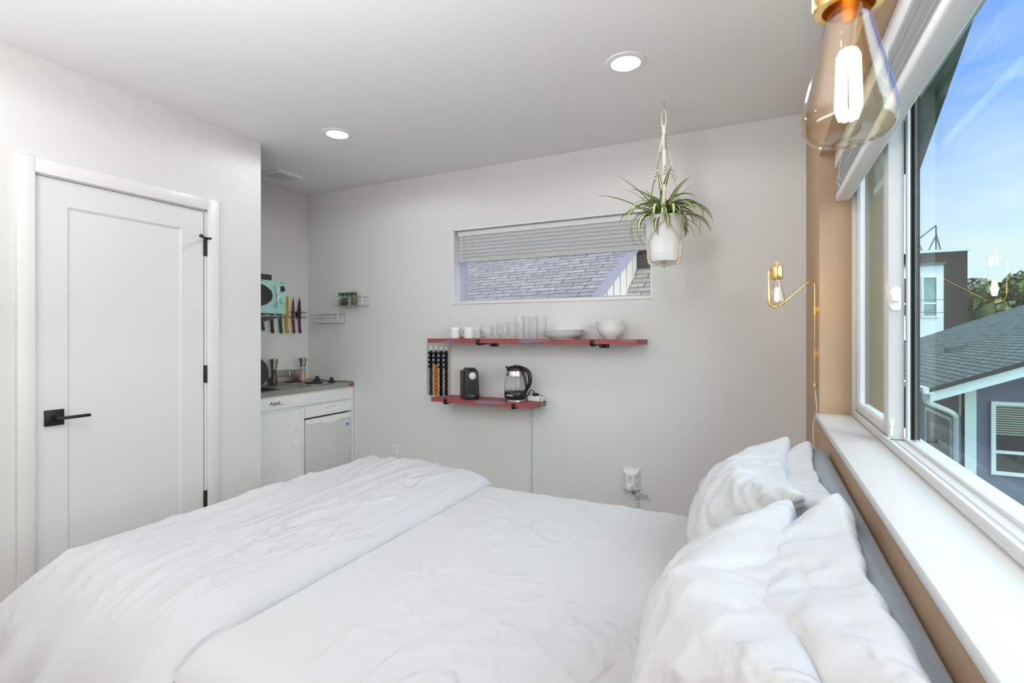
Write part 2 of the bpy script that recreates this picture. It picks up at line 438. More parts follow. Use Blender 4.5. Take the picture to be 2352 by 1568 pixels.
bboard('baseboard_back', -3.08, WX, BY - .014, BY, 'white baseboard below the red shelves')

# ---- door
mb = MB(); X0 = LX - .038
mk = lambda a, b, d: (d, a, b)
Yd0, Yd1, Zd0, Zd1 = 1.0985, 1.861, .012, 2.038
rect_nest(mb, [(Yd0, Yd1, Zd0, Zd1, X0), (Yd0, Yd1, Zd0, Zd1, LX - .004), (1.219, 1.738, .263, 1.920, LX - .004), (1.227, 1.730, .277, 1.908, LX - .0125), (1.228, 1.729, .278, 1.907, LX - .0125)], mk)
mb.add([mk(Yd0, Zd0, X0), mk(Yd1, Zd0, X0), mk(Yd1, Zd1, X0), mk(Yd0, Zd1, X0)], [[0, 1, 2, 3]])
door = struct('door_1', mb, M['door'], 'white one panel door with black lever handle', 'door', angle=20)
hd = MB(); yc, zc = 1.167, .947
hd.box(LX - .004, LX + .006, yc - .036, yc + .036, zc - .036, zc + .036, .002)
hd.tube([(LX + .006, yc, zc), (LX + .030, yc, zc)], .013, 16)
hd.tube([(LX + .03, yc, zc), (LX + .050, yc, zc)], .009, 16)
hd.box(LX + .044, LX + .058, yc - .012, yc + .118, zc - .007, zc + .007, .003)
build('door_handle', hd, M['black'], door)['label'] = 'black square rose lever handle'
build('latch_plate', MB().box(LX - .02, LX - .003, 1.0955, 1.0982, .905, .975), M['black'], door)
for i, z in enumerate((1.83, 1.096, .371)):
    hb = MB(); hb.tube([(LX + .003, 1.869, z - .05), (LX + .003, 1.869, z + .05)], .0075, 12)
    hb.box(LX - .01, LX - .001, 1.862, 1.876, z - .048, z + .048)
    build('hinge', hb, M['black'], door)['label'] = 'black hinge'
ds = MB(); zt = 1.885
ds.tube([(LX + .003, 1.869, zt - .012), (LX + .003, 1.869, zt + .004)], .010, 12)
ds.tube([(LX + .003, 1.872, zt - .003), (LX + .030, 1.885, zt - .003)], .006, 10)
ds.tube([(LX + .003, 1.869, zt - .002), (LX + .045, 1.822, zt - .002)], .0045, 10)
ds.tube([(LX + .042, 1.826, zt - .002), (LX + .058, 1.808, zt - .002)], .010, 14)
build('door_stop', ds, M['black'], door)['label'] = 'black hinge pin door stop with round pad'
mb = MB()   # jamb and casing
mb.box(LX - .12, LX - .0005, OY0, 1.0955, 0, OZ); mb.box(LX - .12, LX - .0005, 1.866, OY1, 0, OZ); mb.box(LX - .12, LX - .0005, OY0, OY1, 2.0415, OZ)
mb.box(LX - .07, LX - .04, 1.0955, 1.115, 0, 2.0415); mb.box(LX - .07, LX - .04, 1.845, 1.866, 0, 2.0415); mb.box(LX - .07, LX - .04, 1.0955, 1.866, 2.02, 2.0415)
mb.box(LX, LX + .019, 1.034, 1.0935, 0, 2.112, .003); mb.box(LX, LX + .019, 1.877, 1.944, 0, 2.112, .003); mb.box(LX, LX + .019, 1.0935, 1.877, 2.046, 2.112, .003)
struct('trim_1', mb, M['trim'], 'white flat casing around the panelled door', 'trim')

# ---- small window in the back wall
mb = MB(); yy = BY + .10
def ring_xz(mb, x0, x1, z0, z1, t, y0, y1, bev=.004):
    mb.box(x0, x0 + t, y0, y1, z0, z1, bev); mb.box(x1 - t, x1, y0, y1, z0, z1, bev)
    mb.box(x0 + t, x1 - t, y0, y1, z0, z0 + t, bev); mb.box(x0 + t, x1 - t, y0, y1, z1 - t, z1, bev)
ring_xz(mb, B0 + .002, B1 - .002, BZ0 + .002, BZ1 - .002, .022, yy, yy + .08)
w1 = struct('window_1', mb, M['vinyl'], 'small horizontal window above the red shelves', 'window')
build('window_pane', MB().box(B0 + .02, B1 - .02, yy + .035, yy + .041, BZ0 + .02, BZ1 - .02), M['pane2'], w1)
mb = MB(); t = .008   # painted reveal lining
mb.box(B0 - .001, B0 + t, BY - .001, yy, BZ0, BZ1); mb.box(B1 - t, B1 + .001, BY - .001, yy, BZ0, BZ1)
mb.box(B0, B1, BY - .001, yy, BZ1 - t, BZ1 + .001); mb.box(B0 - .006, B1 + .006, BY - .008, yy, BZ0 - .012, BZ0 + .006, .002)
struct('trim_2', mb, M['trim'], 'white lining and sill of the small window', 'trim')

# ---- large sliding window in the tan wall
SZ = .985
mb = MB(); mb.box(.213, .352, W0, W1 - .001, SZ - .023, SZ, .003)
struct('trim_3', mb, mat('sill_paint', (.60, .60, .595), .35), 'deep white sill under the large window', 'window sill')
def ring_yz(mb, y0, y1, z0, z1, t, x0, x1, bev=.003, tb=None):
    tb = tb or t
    mb.box(x0, x1, y0, y0 + t, z0, z1, bev); mb.box(x0, x1, y1 - t, y1, z0, z1, bev)
    mb.box(x0, x1, y0 + t, y1 - t, z0, z0 + tb, bev); mb.box(x0, x1, y0 + t, y1 - t, z1 - t, z1, bev)
mb = MB()
ring_yz(mb, W0 + .001, W1 - .001, SZ, WZ1 - .001, .022, .346, .456, .003, .014)
mb.box(.346, .353, W0 + .02, W1 - .02, SZ + .01, SZ + .026, .002)          # room side lip and track ribs
mb.box(.398, .402, W0 + .02, 1.93, SZ + .01, SZ + .024, .001)
mb.box(.372, .376, W0 + .02, 1.93, SZ + .01, SZ + .018, .001)
w2 = struct('window_2', mb, M['vinyl'], 'large white sliding window over the headboard', 'window')
build('exterior_jamb', MB().box(.384, .456, 2.538, 2.5448, SZ + .02, WZ1 - .02, .001), mat('olive_jamb', (.20, .17, .12), .6), w2)
mb = MB(); s0, s1 = 1.943, 2.545
mb.box(.358, .3985, s0, s0 + .07, SZ + .016, WZ1 - .025, .003); mb.box(.358, .383, s1 - .045, s1, SZ + .016, WZ1 - .025, .003)
mb.box(.358, .3985, s0 + .07, s1 - .045, SZ + .016, SZ + .058, .003); mb.box(.358, .3985, s0 + .07, s1 - .045, WZ1 - .07, WZ1 - .025, .003)
ring_yz(mb, s0 + .062, s1 - .038, SZ + .05, WZ1 - .06, .012, .364, .372, .002)
sash = build('sash', mb, M['vinyl'], w2)
build('sash_pane', MB().box(.376, .380, s0 + .068, s1 - .043, SZ + .056, WZ1 - .068), M['pane'], sash)
lk = MB()      # cam latch on the end face of the sash stile
pl = [(.374 + .0165 * math.cos(a), 1.438 + .036 * math.sin(a)) for a in [PI / 2 + PI * i / 16 for i in range(17)]] + [(.386, 1.402), (.390, 1.41), (.390, 1.466), (.386, 1.474)]
lk.prism(pl, s0 - .006, s0 + .002, 'y')
lk.tube([(.375, s0 - .008, 1.462), (.366, s0 - .014, 1.448), (.368, s0 - .017, 1.432), (.380, s0 - .016, 1.43)], [.004, .006, .0065, .005], 10)
build('sash_latch', lk, M['plastic'], sash)['label'] = 'white half moon cam latch'
sl = MB(); sl.tube([(.366, s0 - .003, 1.015), (.366, s0 - .003, 1.055)], .0045, 8); sl.tube([(.366, s0 - .006, 1.045), (.366, s0 - .006, 1.062)], .007, 10)
build('vent_stop', sl, M['plastic'], sash)
mb = MB()
ring_yz(mb, W0 + .018, 1.947, SZ + .008, WZ1 - .02, .020, .4025, .411, .002, .014)
fx = build('fixed_frame', mb, M['vinyl'], w2)
mb = MB()
for k, (xa, xb) in enumerate(((.4125, .4155), (.4185, .421), (.4225, .4255), (.427, .430), (.4315, .4345))):
    mb.box(xa, xb, 1.930 + .004 * (k % 2), 1.962, SZ + .02, WZ1 - .03)
mb.box(.4125, .4345, 1.940, 1.962, SZ + .02, WZ1 - .03)
build('weather_strip', mb, M['rubber'], w2)['label'] = 'ribbed dark weather strip on the meeting rail'
build('fixed_pane', MB().box(.4165, .4185, W0 + .03, 1.929, SZ + .016, WZ1 - .035), M['pane'], w2)

# ================================================================== raised blind of the large window
bl = thing('raised_blind', (.315, 1.43, 2.097), 'white wide slat blind pulled up over the large window', 'blind')
build('head_rail', MB().box(.300, .344, .325, 2.545, 2.042, 2.0985, .003), M['blind'], bl)
build('valance', MB().box(.284, .297, .318, 2.550, 2.030, 2.0985, .004), M['blind'], bl)
rs = random.Random(3)
for k in range(17):
    z = 1.927 + k * .0061
    dx = rs.uniform(-.004, .004); dy = rs.uniform(-.006, .006)
    sb = MB(); tl = rs.uniform(-.0012, .0012)
    def sf(u, v, z=z, dx=dx, dy=dy, tl=tl):
        return (.289 + dx + .050 * u, .335 + dy + (2.538 - .335) * v, z + .0025 * math.sin(PI * u) + tl * (u - .5) * 2 + .0008 * math.sin(v * 9 + k))
    sb.grid(sf, 5, 14); n = len(sb.v)
    sb.grid(lambda u, v: (sf(u, v)[0], sf(u, v)[1], sf(u, v)[2] - .0022), 5, 14, flip=True)
    build('slat', sb, M['blind'], bl, fix=False)
br = MB().box(.286, .338, .335, 2.540, 1.890, 1.9215, .007, 3)
brr = build('bottom_rail', br, M['blind'], bl)
for yv in (2.41, 1.55, .55):
    build('rail_cap', MB().box(.296, .310, yv - .012, yv + .012, 1.8885, 1.891, .001), M['blindg'], brr)
for yv in (2.41, 1.55, .55):
    lc = MB()
    for x in (.2855, .3405):
        pts = [(x + rs.uniform(-.003, .003), yv + rs.uniform(-.006, .006), 1.90 + .015 * k) for k in range(11)]
        lc.tube(pts, .0011, 5)
    lc.tube([(.284, yv + .01, 1.925), (.276, yv + .004, 1.94), (.281, yv - .012, 1.95), (.274, yv - .004, 1.965), (.283, yv + .01, 1.975)], .0011, 5)
    build('ladder_cord', lc, M['cordwhite'], bl)
# ---- blind of the small window
vb = thing('venetian_blind', (-1.36, BY + .055, 2.105), 'white venetian blind half lowered in the small window', 'blind')
xa, xb = B0 + .022, B1 - .02
build('head_rail', MB().box(xa, xb, BY + .030, BY + .062, 2.068, 2.106, .002), M['blind'], vb)
for k in range(7):
    z = 2.052 - k * .0265
    sb = MB(); a = R(-52)
    def sf(u, v, z=z):
        c = (u - .5) * .040
        return (xa + .004 + (xb - xa - .008) * v, BY + .046 + c * math.cos(a), z + c * math.sin(a) + .0065 * math.sin(PI * u) + .0008 * math.sin(v * 7 + z * 90))
    sb.grid(sf, 5, 12)
    sb.grid(lambda u, v: (sf(u, v)[0], sf(u, v)[1], sf(u, v)[2] - .0012), 5, 12, flip=True)
    build('slat', sb, M['blind'], vb, fix=False)
build('bottom_rail', MB().box(xa + .002, xb - .002, BY + .033, BY + .060, 1.868, 1.884, .004), M['blindg'], vb)
for xv in (xa + .12, xa + .50, xa + .93, xb - .12):
    lc = MB()
    for y in (BY + .027, BY + .066): lc.tube([(xv, y, 1.875), (xv, y, 2.07)], .0012, 5)
    build('ladder_cord', lc, M['cordwhite'], vb)
wd = MB().tube([(xa + .045, BY + .026, 2.07), (xa + .045, BY + .024, 1.89)], .003, 8)
build('tilt_wand', wd, M['cordwhite'], vb)

# ================================================================== ceiling fittings
LAB = {0: 'recessed ceiling light nearest the hanging plant', 1: 'recessed ceiling light near the kitchenette alcove',
       2: 'recessed ceiling light above the viewpoint by the window', 3: 'recessed ceiling light above the viewpoint by the door'}
for i, (lx, ly) in enumerate(LAMPS):
    t = thing('recessed_light', (lx, ly, H), LAB[i], 'ceiling light', 'recessed ceiling lights')
    Mx = Matrix.Translation((lx, ly, H))
    build('trim_ring', MB().lathe([(.064, -.001), (.066, -.007), (.074, -.008), (.090, -.004), (.092, 0), (.064, 0)], Mx, 48), M['trim'], t)
    build('lens', MB().lathe([(0, -.0045), (.063, -.0045), (.0635, -.0005), (0, -.0005)], Mx, 48), M['lens'], t)['label'] = 'glowing white lens'
t = thing('ceiling_vent', (-3.35, 2.755, H), 'white square ceiling vent grille in the kitchenette alcove', 'vent')
mb = MB(); vx0, vx1, vy0, vy1 = -3.475, -3.232, 2.638, 2.872
rect_nest(mb, [(vx0, vx1, vy0, vy1, H), (vx0 + .004, vx1 - .004, vy0 + .004, vy1 - .004, H - .012), (vx0 + .028, vx1 - .028, vy0 + .028, vy1 - .028, H - .016), (vx0 + .032, vx1 - .032, vy0 + .032, vy1 - .032, H - .004)], lambda a, b, d: (a, b, d))
build('frame', mb, M['trim'], t)
mb = MB()
for k in range(15):
    y = vy0 + .04 + k * .011
    mb.box(vx0 + .032, vx1 - .032, y, y + .004, H - .013, H - .004)
build('grille', mb, M['trim'], t)

# ================================================================== kitchenette
KF = -3.09
k = thing('kitchenette', (-3.36, 2.66, 0), 'white compact kitchenette unit with steel top and small fridge', 'kitchenette')
KY0, KY1 = 2.045, 3.268
mb = MB()
xb = KF - .022
mb.box(KX + .004, xb, KY0, KY0 + .02, 0, .888); mb.box(KX + .004, xb, KY1 - .02, KY1, 0, .888); mb.box(KX + .004, KX + .016, KY0 + .02, KY1 - .02, .1, .888)
mb.box(KX + .02, xb, 2.738, 2.752, .05, .78); mb.box(KX + .02, xb - .04, KY0 + .02, KY1 - .02, 0, .07)
mb.box(xb, KF, KY1 - .016, KY1, .02, .888, .002); mb.box(xb, KF, 2.735, 2.756, .02, .775, .002); mb.box(xb - .02, KF - .018, KY0 + .02, KY1 - .016, .765, .80)
build('cabinet_body', mb, M['white'], k)
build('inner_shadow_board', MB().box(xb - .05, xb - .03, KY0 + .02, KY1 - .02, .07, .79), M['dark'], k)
tp = build('top_panel', MB().box(xb, KF + .001, KY0, KY1 - .001, .790, .888, .002), M['white'], k)
# cabinet door with a recessed vertical pull
def panel_with_pull(y0, y1, z0, z1, py, pz, hw, hh, xf, vertical):
    mb = MB(); n = 160
    def rr(c0, c1, w, h_, x):
        r = min(w, h_); pts = []
        for q in range(n):
            an = 2 * PI * q / n; ca, sa = math.cos(an), math.sin(an)
            pts.append((x, c0 + (w - r) * (1 if ca > 1e-6 else -1 if ca < -1e-6 else 0) + r * ca, c1 + (h_ - r) * (1 if sa > 1e-6 else -1 if sa < -1e-6 else 0) + r * sa))
        return pts
    def outer(x):
        pts = []
        for q in range(n):
            an = 2 * PI * q / n; ca, sa = math.cos(an), math.sin(an)
            ty = ((y1 - py) if ca > 0 else (py - y0)) / max(abs(ca), 1e-6); tz = ((z1 - pz) if sa > 0 else (pz - z0)) / max(abs(sa), 1e-6)
            s_ = min(ty, tz); pts.append((x, py + ca * s_, pz + sa * s_))
        # snap the nearest samples to the four corners
        for cy, cz in ((y0, z0), (y0, z1), (y1, z0), (y1, z1)):
            i = min(range(n), key=lambda i: (pts[i][1] - cy) ** 2 + (pts[i][2] - cz) ** 2); pts[i] = (x, cy, cz)
        return pts
    loops = [outer(xf - .02), outer(xf), rr(py, pz, hw, hh, xf), rr(py, pz, hw * .9, hh * .95, xf - .004), rr(py, pz, hw * .7, hh * .85, xf - .012)]
    vs = [p for l in loops for p in l]; fs = []
    for i in range(len(loops) - 1):
        for q in range(n): fs.append([i * n + q, i * n + (q + 1) % n, (i + 1) * n + (q + 1) % n, (i + 1) * n + q])
    fs.append([(len(loops) - 1) * n + q for q in range(n)]); fs.append([q for q in range(n)])
    mb.add(vs, fs); return mb
cd = build('cabinet_door', panel_with_pull(2.068, 2.728, .06, .768, 2.672, .575, .020, .058, KF + .003, True), M['white'], k, angle=25)
dr = build('drawer', panel_with_pull(2.760, KY1 - .022, .690, .776, 3.035, .738, .070, .017, KF + .002, False), M['white'], k, angle=25)
fd = MB(); fy0, fy1 = 2.766, KY1 - .026
fd.box(KF - .04, KF - .001, fy0, fy1, .07, .648, .003)
fr = build('fridge_door', fd, M['silver'], k); fr['label'] = 'silver grey fridge door'
lip = [(fy0, .676)] + [(fy1, .676), (fy1, .640)]
for q in range(41):
    y = fy1 - (fy1 - fy0) * q / 40; u = (y - (fy0 + fy1) / 2) / .14
    lip.append((y, .637 - (.020 * (.5 + .5 * math.cos(PI * max(-1, min(1, u)))))))
mb = MB(); mb.prism(lip, KF - .038, KF + .003, 'x')
build('fridge_door_lip', mb, M['white'], fr)
build('energy_sticker', MB().box(KF - .001, KF + .0002, 3.190, 3.216, .567, .592), M['blueink'], fr)
build('sticker_head', MB().box(KF - .001, KF + .0002, 3.186, 3.220, .594, .608), M['trim'], fr)
# steel top with sink opening
TX0, TX1, TZ0, TZ1 = KX + .003, KF + .012, .888, .922
sx0, sx1, sy0, sy1 = -3.47, -3.16, 2.12, 2.60
mb = MB()
def topface(z, flip):
    o = [(TX0, KY0 - .004, z), (TX1, KY0 - .004, z), (TX1, KY1, z), (TX0, KY1, z)]; i_ = [(sx0, sy0, z), (sx1, sy0, z), (sx1, sy1, z), (sx0, sy1, z)]
    b = mb.add(o + i_, [[0, 1, 5, 4], [1, 2, 6, 5], [2, 3, 7, 6], [3, 0, 4, 7]])
topface(TZ1, False)
o = [(TX0, KY0 - .004), (TX1, KY0 - .004), (TX1, KY1), (TX0, KY1)]
mb.add([(x, y, TZ1) for x, y in o] + [(x, y, TZ0) for x, y in o], [[i, (i + 1) % 4, 4 + (i + 1) % 4, 4 + i] for i in range(4)])
mb.box(sx0 - .012, sx1 + .012, sy0 - .012, sy0 - .002, TZ1 - .001, TZ1 + .003, .001); mb.box(sx0 - .012, sx1 + .012, sy1 + .002, sy1 + .012, TZ1 - .001, TZ1 + .003, .001)
mb.box(TX0 + .006, TX1 - .006, KY1 - .012, KY1, TZ1 - .001, TZ1 + .006, .001)
ct = build('countertop', mb, M['steel'], k, angle=30); ct['label'] = 'stainless steel top'
mb = MB()
rect_nest(mb, [(sx0, sx1, sy0, sy1, TZ1 - .0005), (sx0 + .01, sx1 - .01, sy0 + .01, sy1 - .01, TZ1 - .03), (sx0 + .03, sx1 - .03, sy0 + .03, sy1 - .03, TZ1 - .15)], lambda a, b, d: (a, b, d))
build('sink_basin', mb, M['darksteel'], ct)
mb = MB(); bx = KX + .004
mb.prism([(bx, TZ1 - .002), (bx + .060, TZ1 - .002), (bx + .046, TZ1 + .048), (bx + .030, TZ1 + .055), (bx + .026, TZ1 + .098), (bx + .016, TZ1 + .104), (bx, TZ1 + .104)], KY0, 3.06, 'y')
build('backsplash', mb, M['steel'], k, angle=20)
mb = MB(); mb.box(bx, bx + .05, 3.064, 3.20, TZ1, TZ1 + .100, .003)
build('backsplash_box', mb, M['steel'], k)
def burner(x, y, r, name='burner'):
    Mx = Matrix.Translation((x, y, TZ1))
    dp = build(name, MB().lathe([(r * 1.02, 0), (r * 1.06, .004), (r * 1.0, .007), (r * .93, .004), (r * .3, -.0005), (0, -.0005)], Mx, 40), M['chrome'], k)
    pts = []
    for q in range(150):
        an = q / 149 * 2 * PI * 3.6; rad = r * (.20 + .68 * q / 149)
        pts.append((x + rad * math.cos(an), y + rad * math.sin(an), TZ1 + .012))
    cb = MB().tube(pts, .0052, 6)
    for a in (0, 2.1, 4.2): cb.box(x - .002, x + .002, y - .002, y + .002, TZ1 + .003, TZ1 + .007) if 0 else cb.tube([(x, y, TZ1 + .006), (x + r * .95 * math.cos(a), y + r * .95 * math.sin(a), TZ1 + .006)], .002, 5)
    build('heating_coil', cb, M['darksteel'], dp)
burner(-3.463, 2.985, .080); burner(-3.235, 2.985, .088)
for (x, y) in ((-3.45, 3.215), (-3.262, 3.196)):
    Mx = Matrix.Translation((x, y, TZ1))
    kn = MB().lathe([(.034, 0), (.034, .004), (.026, .012), (.018, .016), (.016, .034), (.011, .040), (0, .041)], Mx, 28)
    build('knob', kn, M['blackpl'], k)
build('corner_label', MB().box(TX1 - .0005, TX1 + .0006, 3.205, 3.258, TZ0 + .006, TZ1 - .006), M['copper'], ct)
# lettering on the front
def text_mesh(body, size, ext, Mx, m, name, parent, shear=0.0, bold=0.0):
    cu = bpy.data.curves.new('tmp', 'FONT'); cu.body = body; cu.size = size; cu.extrude = ext; cu.shear = shear; cu.offset = bold
    ob = bpy.data.objects.new('tmp', cu); COL.objects.link(ob)
    dg = bpy.context.evaluated_depsgraph_get(); me = bpy.data.meshes.new_from_object(ob.evaluated_get(dg))
    mb = MB(); mb.add([Mx @ v.co for v in me.vertices], [list(p.vertices) for p in me.polygons])
    bpy.data.objects.remove(ob); bpy.data.curves.remove(cu); bpy.data.meshes.remove(me)
    return build(name, mb, m, parent, fix=False)
def on_x(x, y, z, s=1):      # text plane facing +X, reading along +Y
    return Matrix(((0, 0, 1, x), (1, 0, 0, y), (0, 1, 0, z), (0, 0, 0, 1)))
def on_y(x, y, z):           # text plane facing -Y, reading along +X
    return Matrix(((1, 0, 0, x), (0, 0, -1, y), (0, 1, 0, z), (0, 0, 0, 1)))
text_mesh('Avanti', .034, .0004, on_x(KF + .0012, 2.452, .826), M['logoink'], 'lettering', tp, .25, .0006)
build('lettering_rule', MB().box(KF, KF + .0016, 2.452, 2.468, .8205, .8217), M['logoink'], tp)
build('lettering_rule', MB().box(KF, KF + .0016, 2.476, 2.520, .8195, .8220), M['logoink'], tp)
build('lettering_rule', MB().box(KF, KF + .0016, 2.535, 2.575, .8195, .8220), M['logoink'], tp)

# things on the counter
def mill(x, y, lab, fill, hfill):
    t = thing('grinder_mill', (x, y, TZ1), lab, 'grinder', 'steel topped grinders on the counter'); Mx = Matrix.Translation((x, y, TZ1))
    build('glass_body', MB().lathe([(.0, .001), (.030, .001), (.032, .006), (.030, .022), (.024, .05), (.0215, .09), (.024, .125), (.0235, .128), (.0, .128)], Mx, 28), M['jarglass'], t)
    build('contents', MB().lathe([(0, .004), (.027, .004), (.0285, .008), (.0265, .022), (.021, .05), (.0188, .09), (.0188 if hfill < .11 else .0205, hfill), (0, hfill)], Mx, 24), fill, t)
    build('steel_head', MB().lathe([(0, .126), (.0245, .126), (.026, .130), (.026, .150), (.033, .190), (.034, .195), (.0335, .200), (.025, .201), (.02, .2025), (.018, .206), (.0, .207)], Mx, 32), M['steel'], t)
mill(-3.545, 2.855, 'steel topped grinder of black peppercorns beside the dark lid', M['pepper'], .12)
mill(-3.50, 3.105, 'steel topped grinder of pink salt near the corner burner', M['salt'], .105)
t = thing('pan_lid', (-3.50, 2.66, TZ1), 'dark round splatter lid leaning by the sink', 'lid')
Mx = Matrix.Translation((-3.50, 2.655, TZ1 + .113)) @ Matrix.Rotation(R(80), 4, 'Y')
build('disc', MB().lathe([(0, .002), (.108, .002), (.113, .004), (.115, .0), (.113, -.004), (.108, -.002), (0, -.002)], Mx, 48), M['darksteel'], t)
build('lid_knob', MB().lathe([(.004, .002), (.006, .012), (.014, .018), (.012, .024), (0, .025)], Mx, 20), M['blackpl'], t)

# ================================================================== microwave on its wall shelf
t = thing('wall_shelf', (-3.44, 2.50, 1.455), 'grey metal shelf holding the mint microwave', 'shelf')
build('shelf_plate', MB().box(KX, -3.285, 2.26, 2.735, 1.459, 1.466, .001), M['steel'], t)
for y in (2.33, 2.70):
    build('bracket', MB().prism([(KX, 1.459), (-3.30, 1.459), (-3.30, 1.452), (KX + .02, 1.40), (KX, 1.40)], y - .006, y + .006, 'y'), M['steel'], t)
mwx, my0, my1, mz0, mz1 = -3.27, 2.268, 2.743, 1.478, 1.728
t = thing('microwave', (-3.43, 2.5, 1.466), 'mint green retro microwave with oval window and chrome handle', 'microwave')
build('body', MB().box(-3.60, mwx - .012, my0, my1, mz0, mz1, .012, 3), M['mint'], t)
ys = 2.664
dd = build('door', MB().box(mwx - .013, mwx, my0, ys - .001, mz0 + .002, mz1 - .002, .004), M['mint'], t)
build('control_panel', MB().box(mwx - .013, mwx - .001, ys + .001, my1, mz0 + .002, mz1 - .002, .004), M['mint'], t)
cp = t.children[-1]
oy, oz = 2.463, 1.612
def oval(mb, a, b, x0, x1, n=48):
    mb.prism([(oy + a * math.cos(2 * PI * q / n), oz + b * math.sin(2 * PI * q / n)) for q in range(n)], x0, x1, 'x')
mb = MB(); n = 56
rings = [(.160, .093, mwx - .001), (.162, .095, mwx + .004), (.154, .087, mwx + .006), (.152, .085, mwx + .001)]
vs = [(x, oy + a * math.cos(2 * PI * q / n), oz + b * math.sin(2 * PI * q / n)) for a, b, x in rings for q in range(n)]
mb.add(vs, [[i * n + q, i * n + (q + 1) % n, (i + 1) * n + (q + 1) % n, (i + 1) * n + q] for i in range(3) for q in range(n)])
build('window_rim', mb, M['chrome'], dd)
mb = MB(); oval(mb, .153, .086, mwx - .002, mwx + .002); build('door_window', mb, M['darkglass'], dd)
pts = [(mwx + .004 + .024 * math.sin(PI * q / 14) ** .6, 2.636 + .014 * math.sin(PI * q / 14), 1.525 + .165 * q / 14) for q in range(15)]
build('handle', MB().tube(pts, [.005 + .003 * math.sin(PI * q / 14) for q in range(15)], 12), M['chrome'], dd)
for q in range(3):
    build('trim_line', MB().box(mwx - .001, mwx + .0012, my0 + .02, ys - .006, 1.492 + q * .0105, 1.4945 + q * .0105), M['chrome'], dd)
def xdisc(prof, y, z): return MB().lathe(prof, Matrix.Translation((mwx - .001, y, z)) @ Matrix.Rotation(R(90), 4, 'Y'), 32)
py = 2.706
build('clock_rim', xdisc([(.0, .001), (.027, .001), (.027, .005), (.022, .007), (.021, .003)], py, 1.670), M['chrome'], cp)
build('clock_face', xdisc([(.0, .0035), (.0215, .0035), (.0215, .001), (0, .001)], py, 1.670), M['darkglass'], cp)
build('timer_knob', xdisc([(0, .018), (.014, .018), (.0155, .016), (.0175, .003), (.021, .001)], py + .004, 1.573), M['mint'], cp)
build('knob_ring', xdisc([(.018, .0008), (.0205, .004), (.0225, .0008)], py + .004, 1.573), M['chrome'], cp)
for q in range(4):
    build('button', xdisc([(0, .005), (.0055, .005), (.0065, .001)], 2.679 + q * .0165, 1.533), M['chrome'], cp)
build('lettering', MB().box(mwx - .001, mwx + .0004, 2.685, 2.726, 1.7115, 1.7145), M['logoink'], cp)
build('lettering', MB().box(mwx - .001, mwx + .0006, 2.44, 2.545, 1.7145, 1.7175), M['logoink'], dd)
t = thing('flat_box', (-3.42, 2.53, 1.728), 'flat dark grey box lying on the mint microwave', 'box')
build('box', MB().box(-3.52, -3.30, 2.38, 2.640, 1.7285, 1.772, .002), mat('charcoal_card', (.05, .05, .05), .7), t)

# ================================================================== knives on a rail
t = thing('knife_rail', (KX, 2.9, 1.5), 'two bar wall rail carrying the coloured knives', 'knife rack')
for z in (1.518, 1.474):
    build('bar', MB().box(KX + .012, KX + .020, 2.50, 3.248, z - .0045, z + .0045, .002), M['steel'], t)
for y in (2.56, 3.145):
    build('bracket', MB().box(KX, KX + .011, y - .011, y + .011, 1.466, 1.527, .002), M['black'], t)
build('label_tag', MB().box(KX + .0205, KX + .022, 2.842, 2.892, 1.470, 1.495), M['trim'], t)
KN = [('blue', (.035, .045, .22), 2.798, 1.353, .10, .145, 'cleaver', .016),
      ('navy', (.012, .012, .03), 2.886, 1.335, .125, .15, 'chef', .018),
      ('dark green', (.012, .055, .03), 2.968, 1.333, .125, .16, 'santoku', .019),
      ('yellow', (.62, .32, .012), 3.031, 1.333, .120, .195, 'bread', .015),
      ('red', (.17, .012, .015), 3.098, 1.333, .120, .19, 'slicer', .0125),
      ('purple', (.035, .012, .05), 3.163, 1.333, .120, .195, 'chef', .018)]
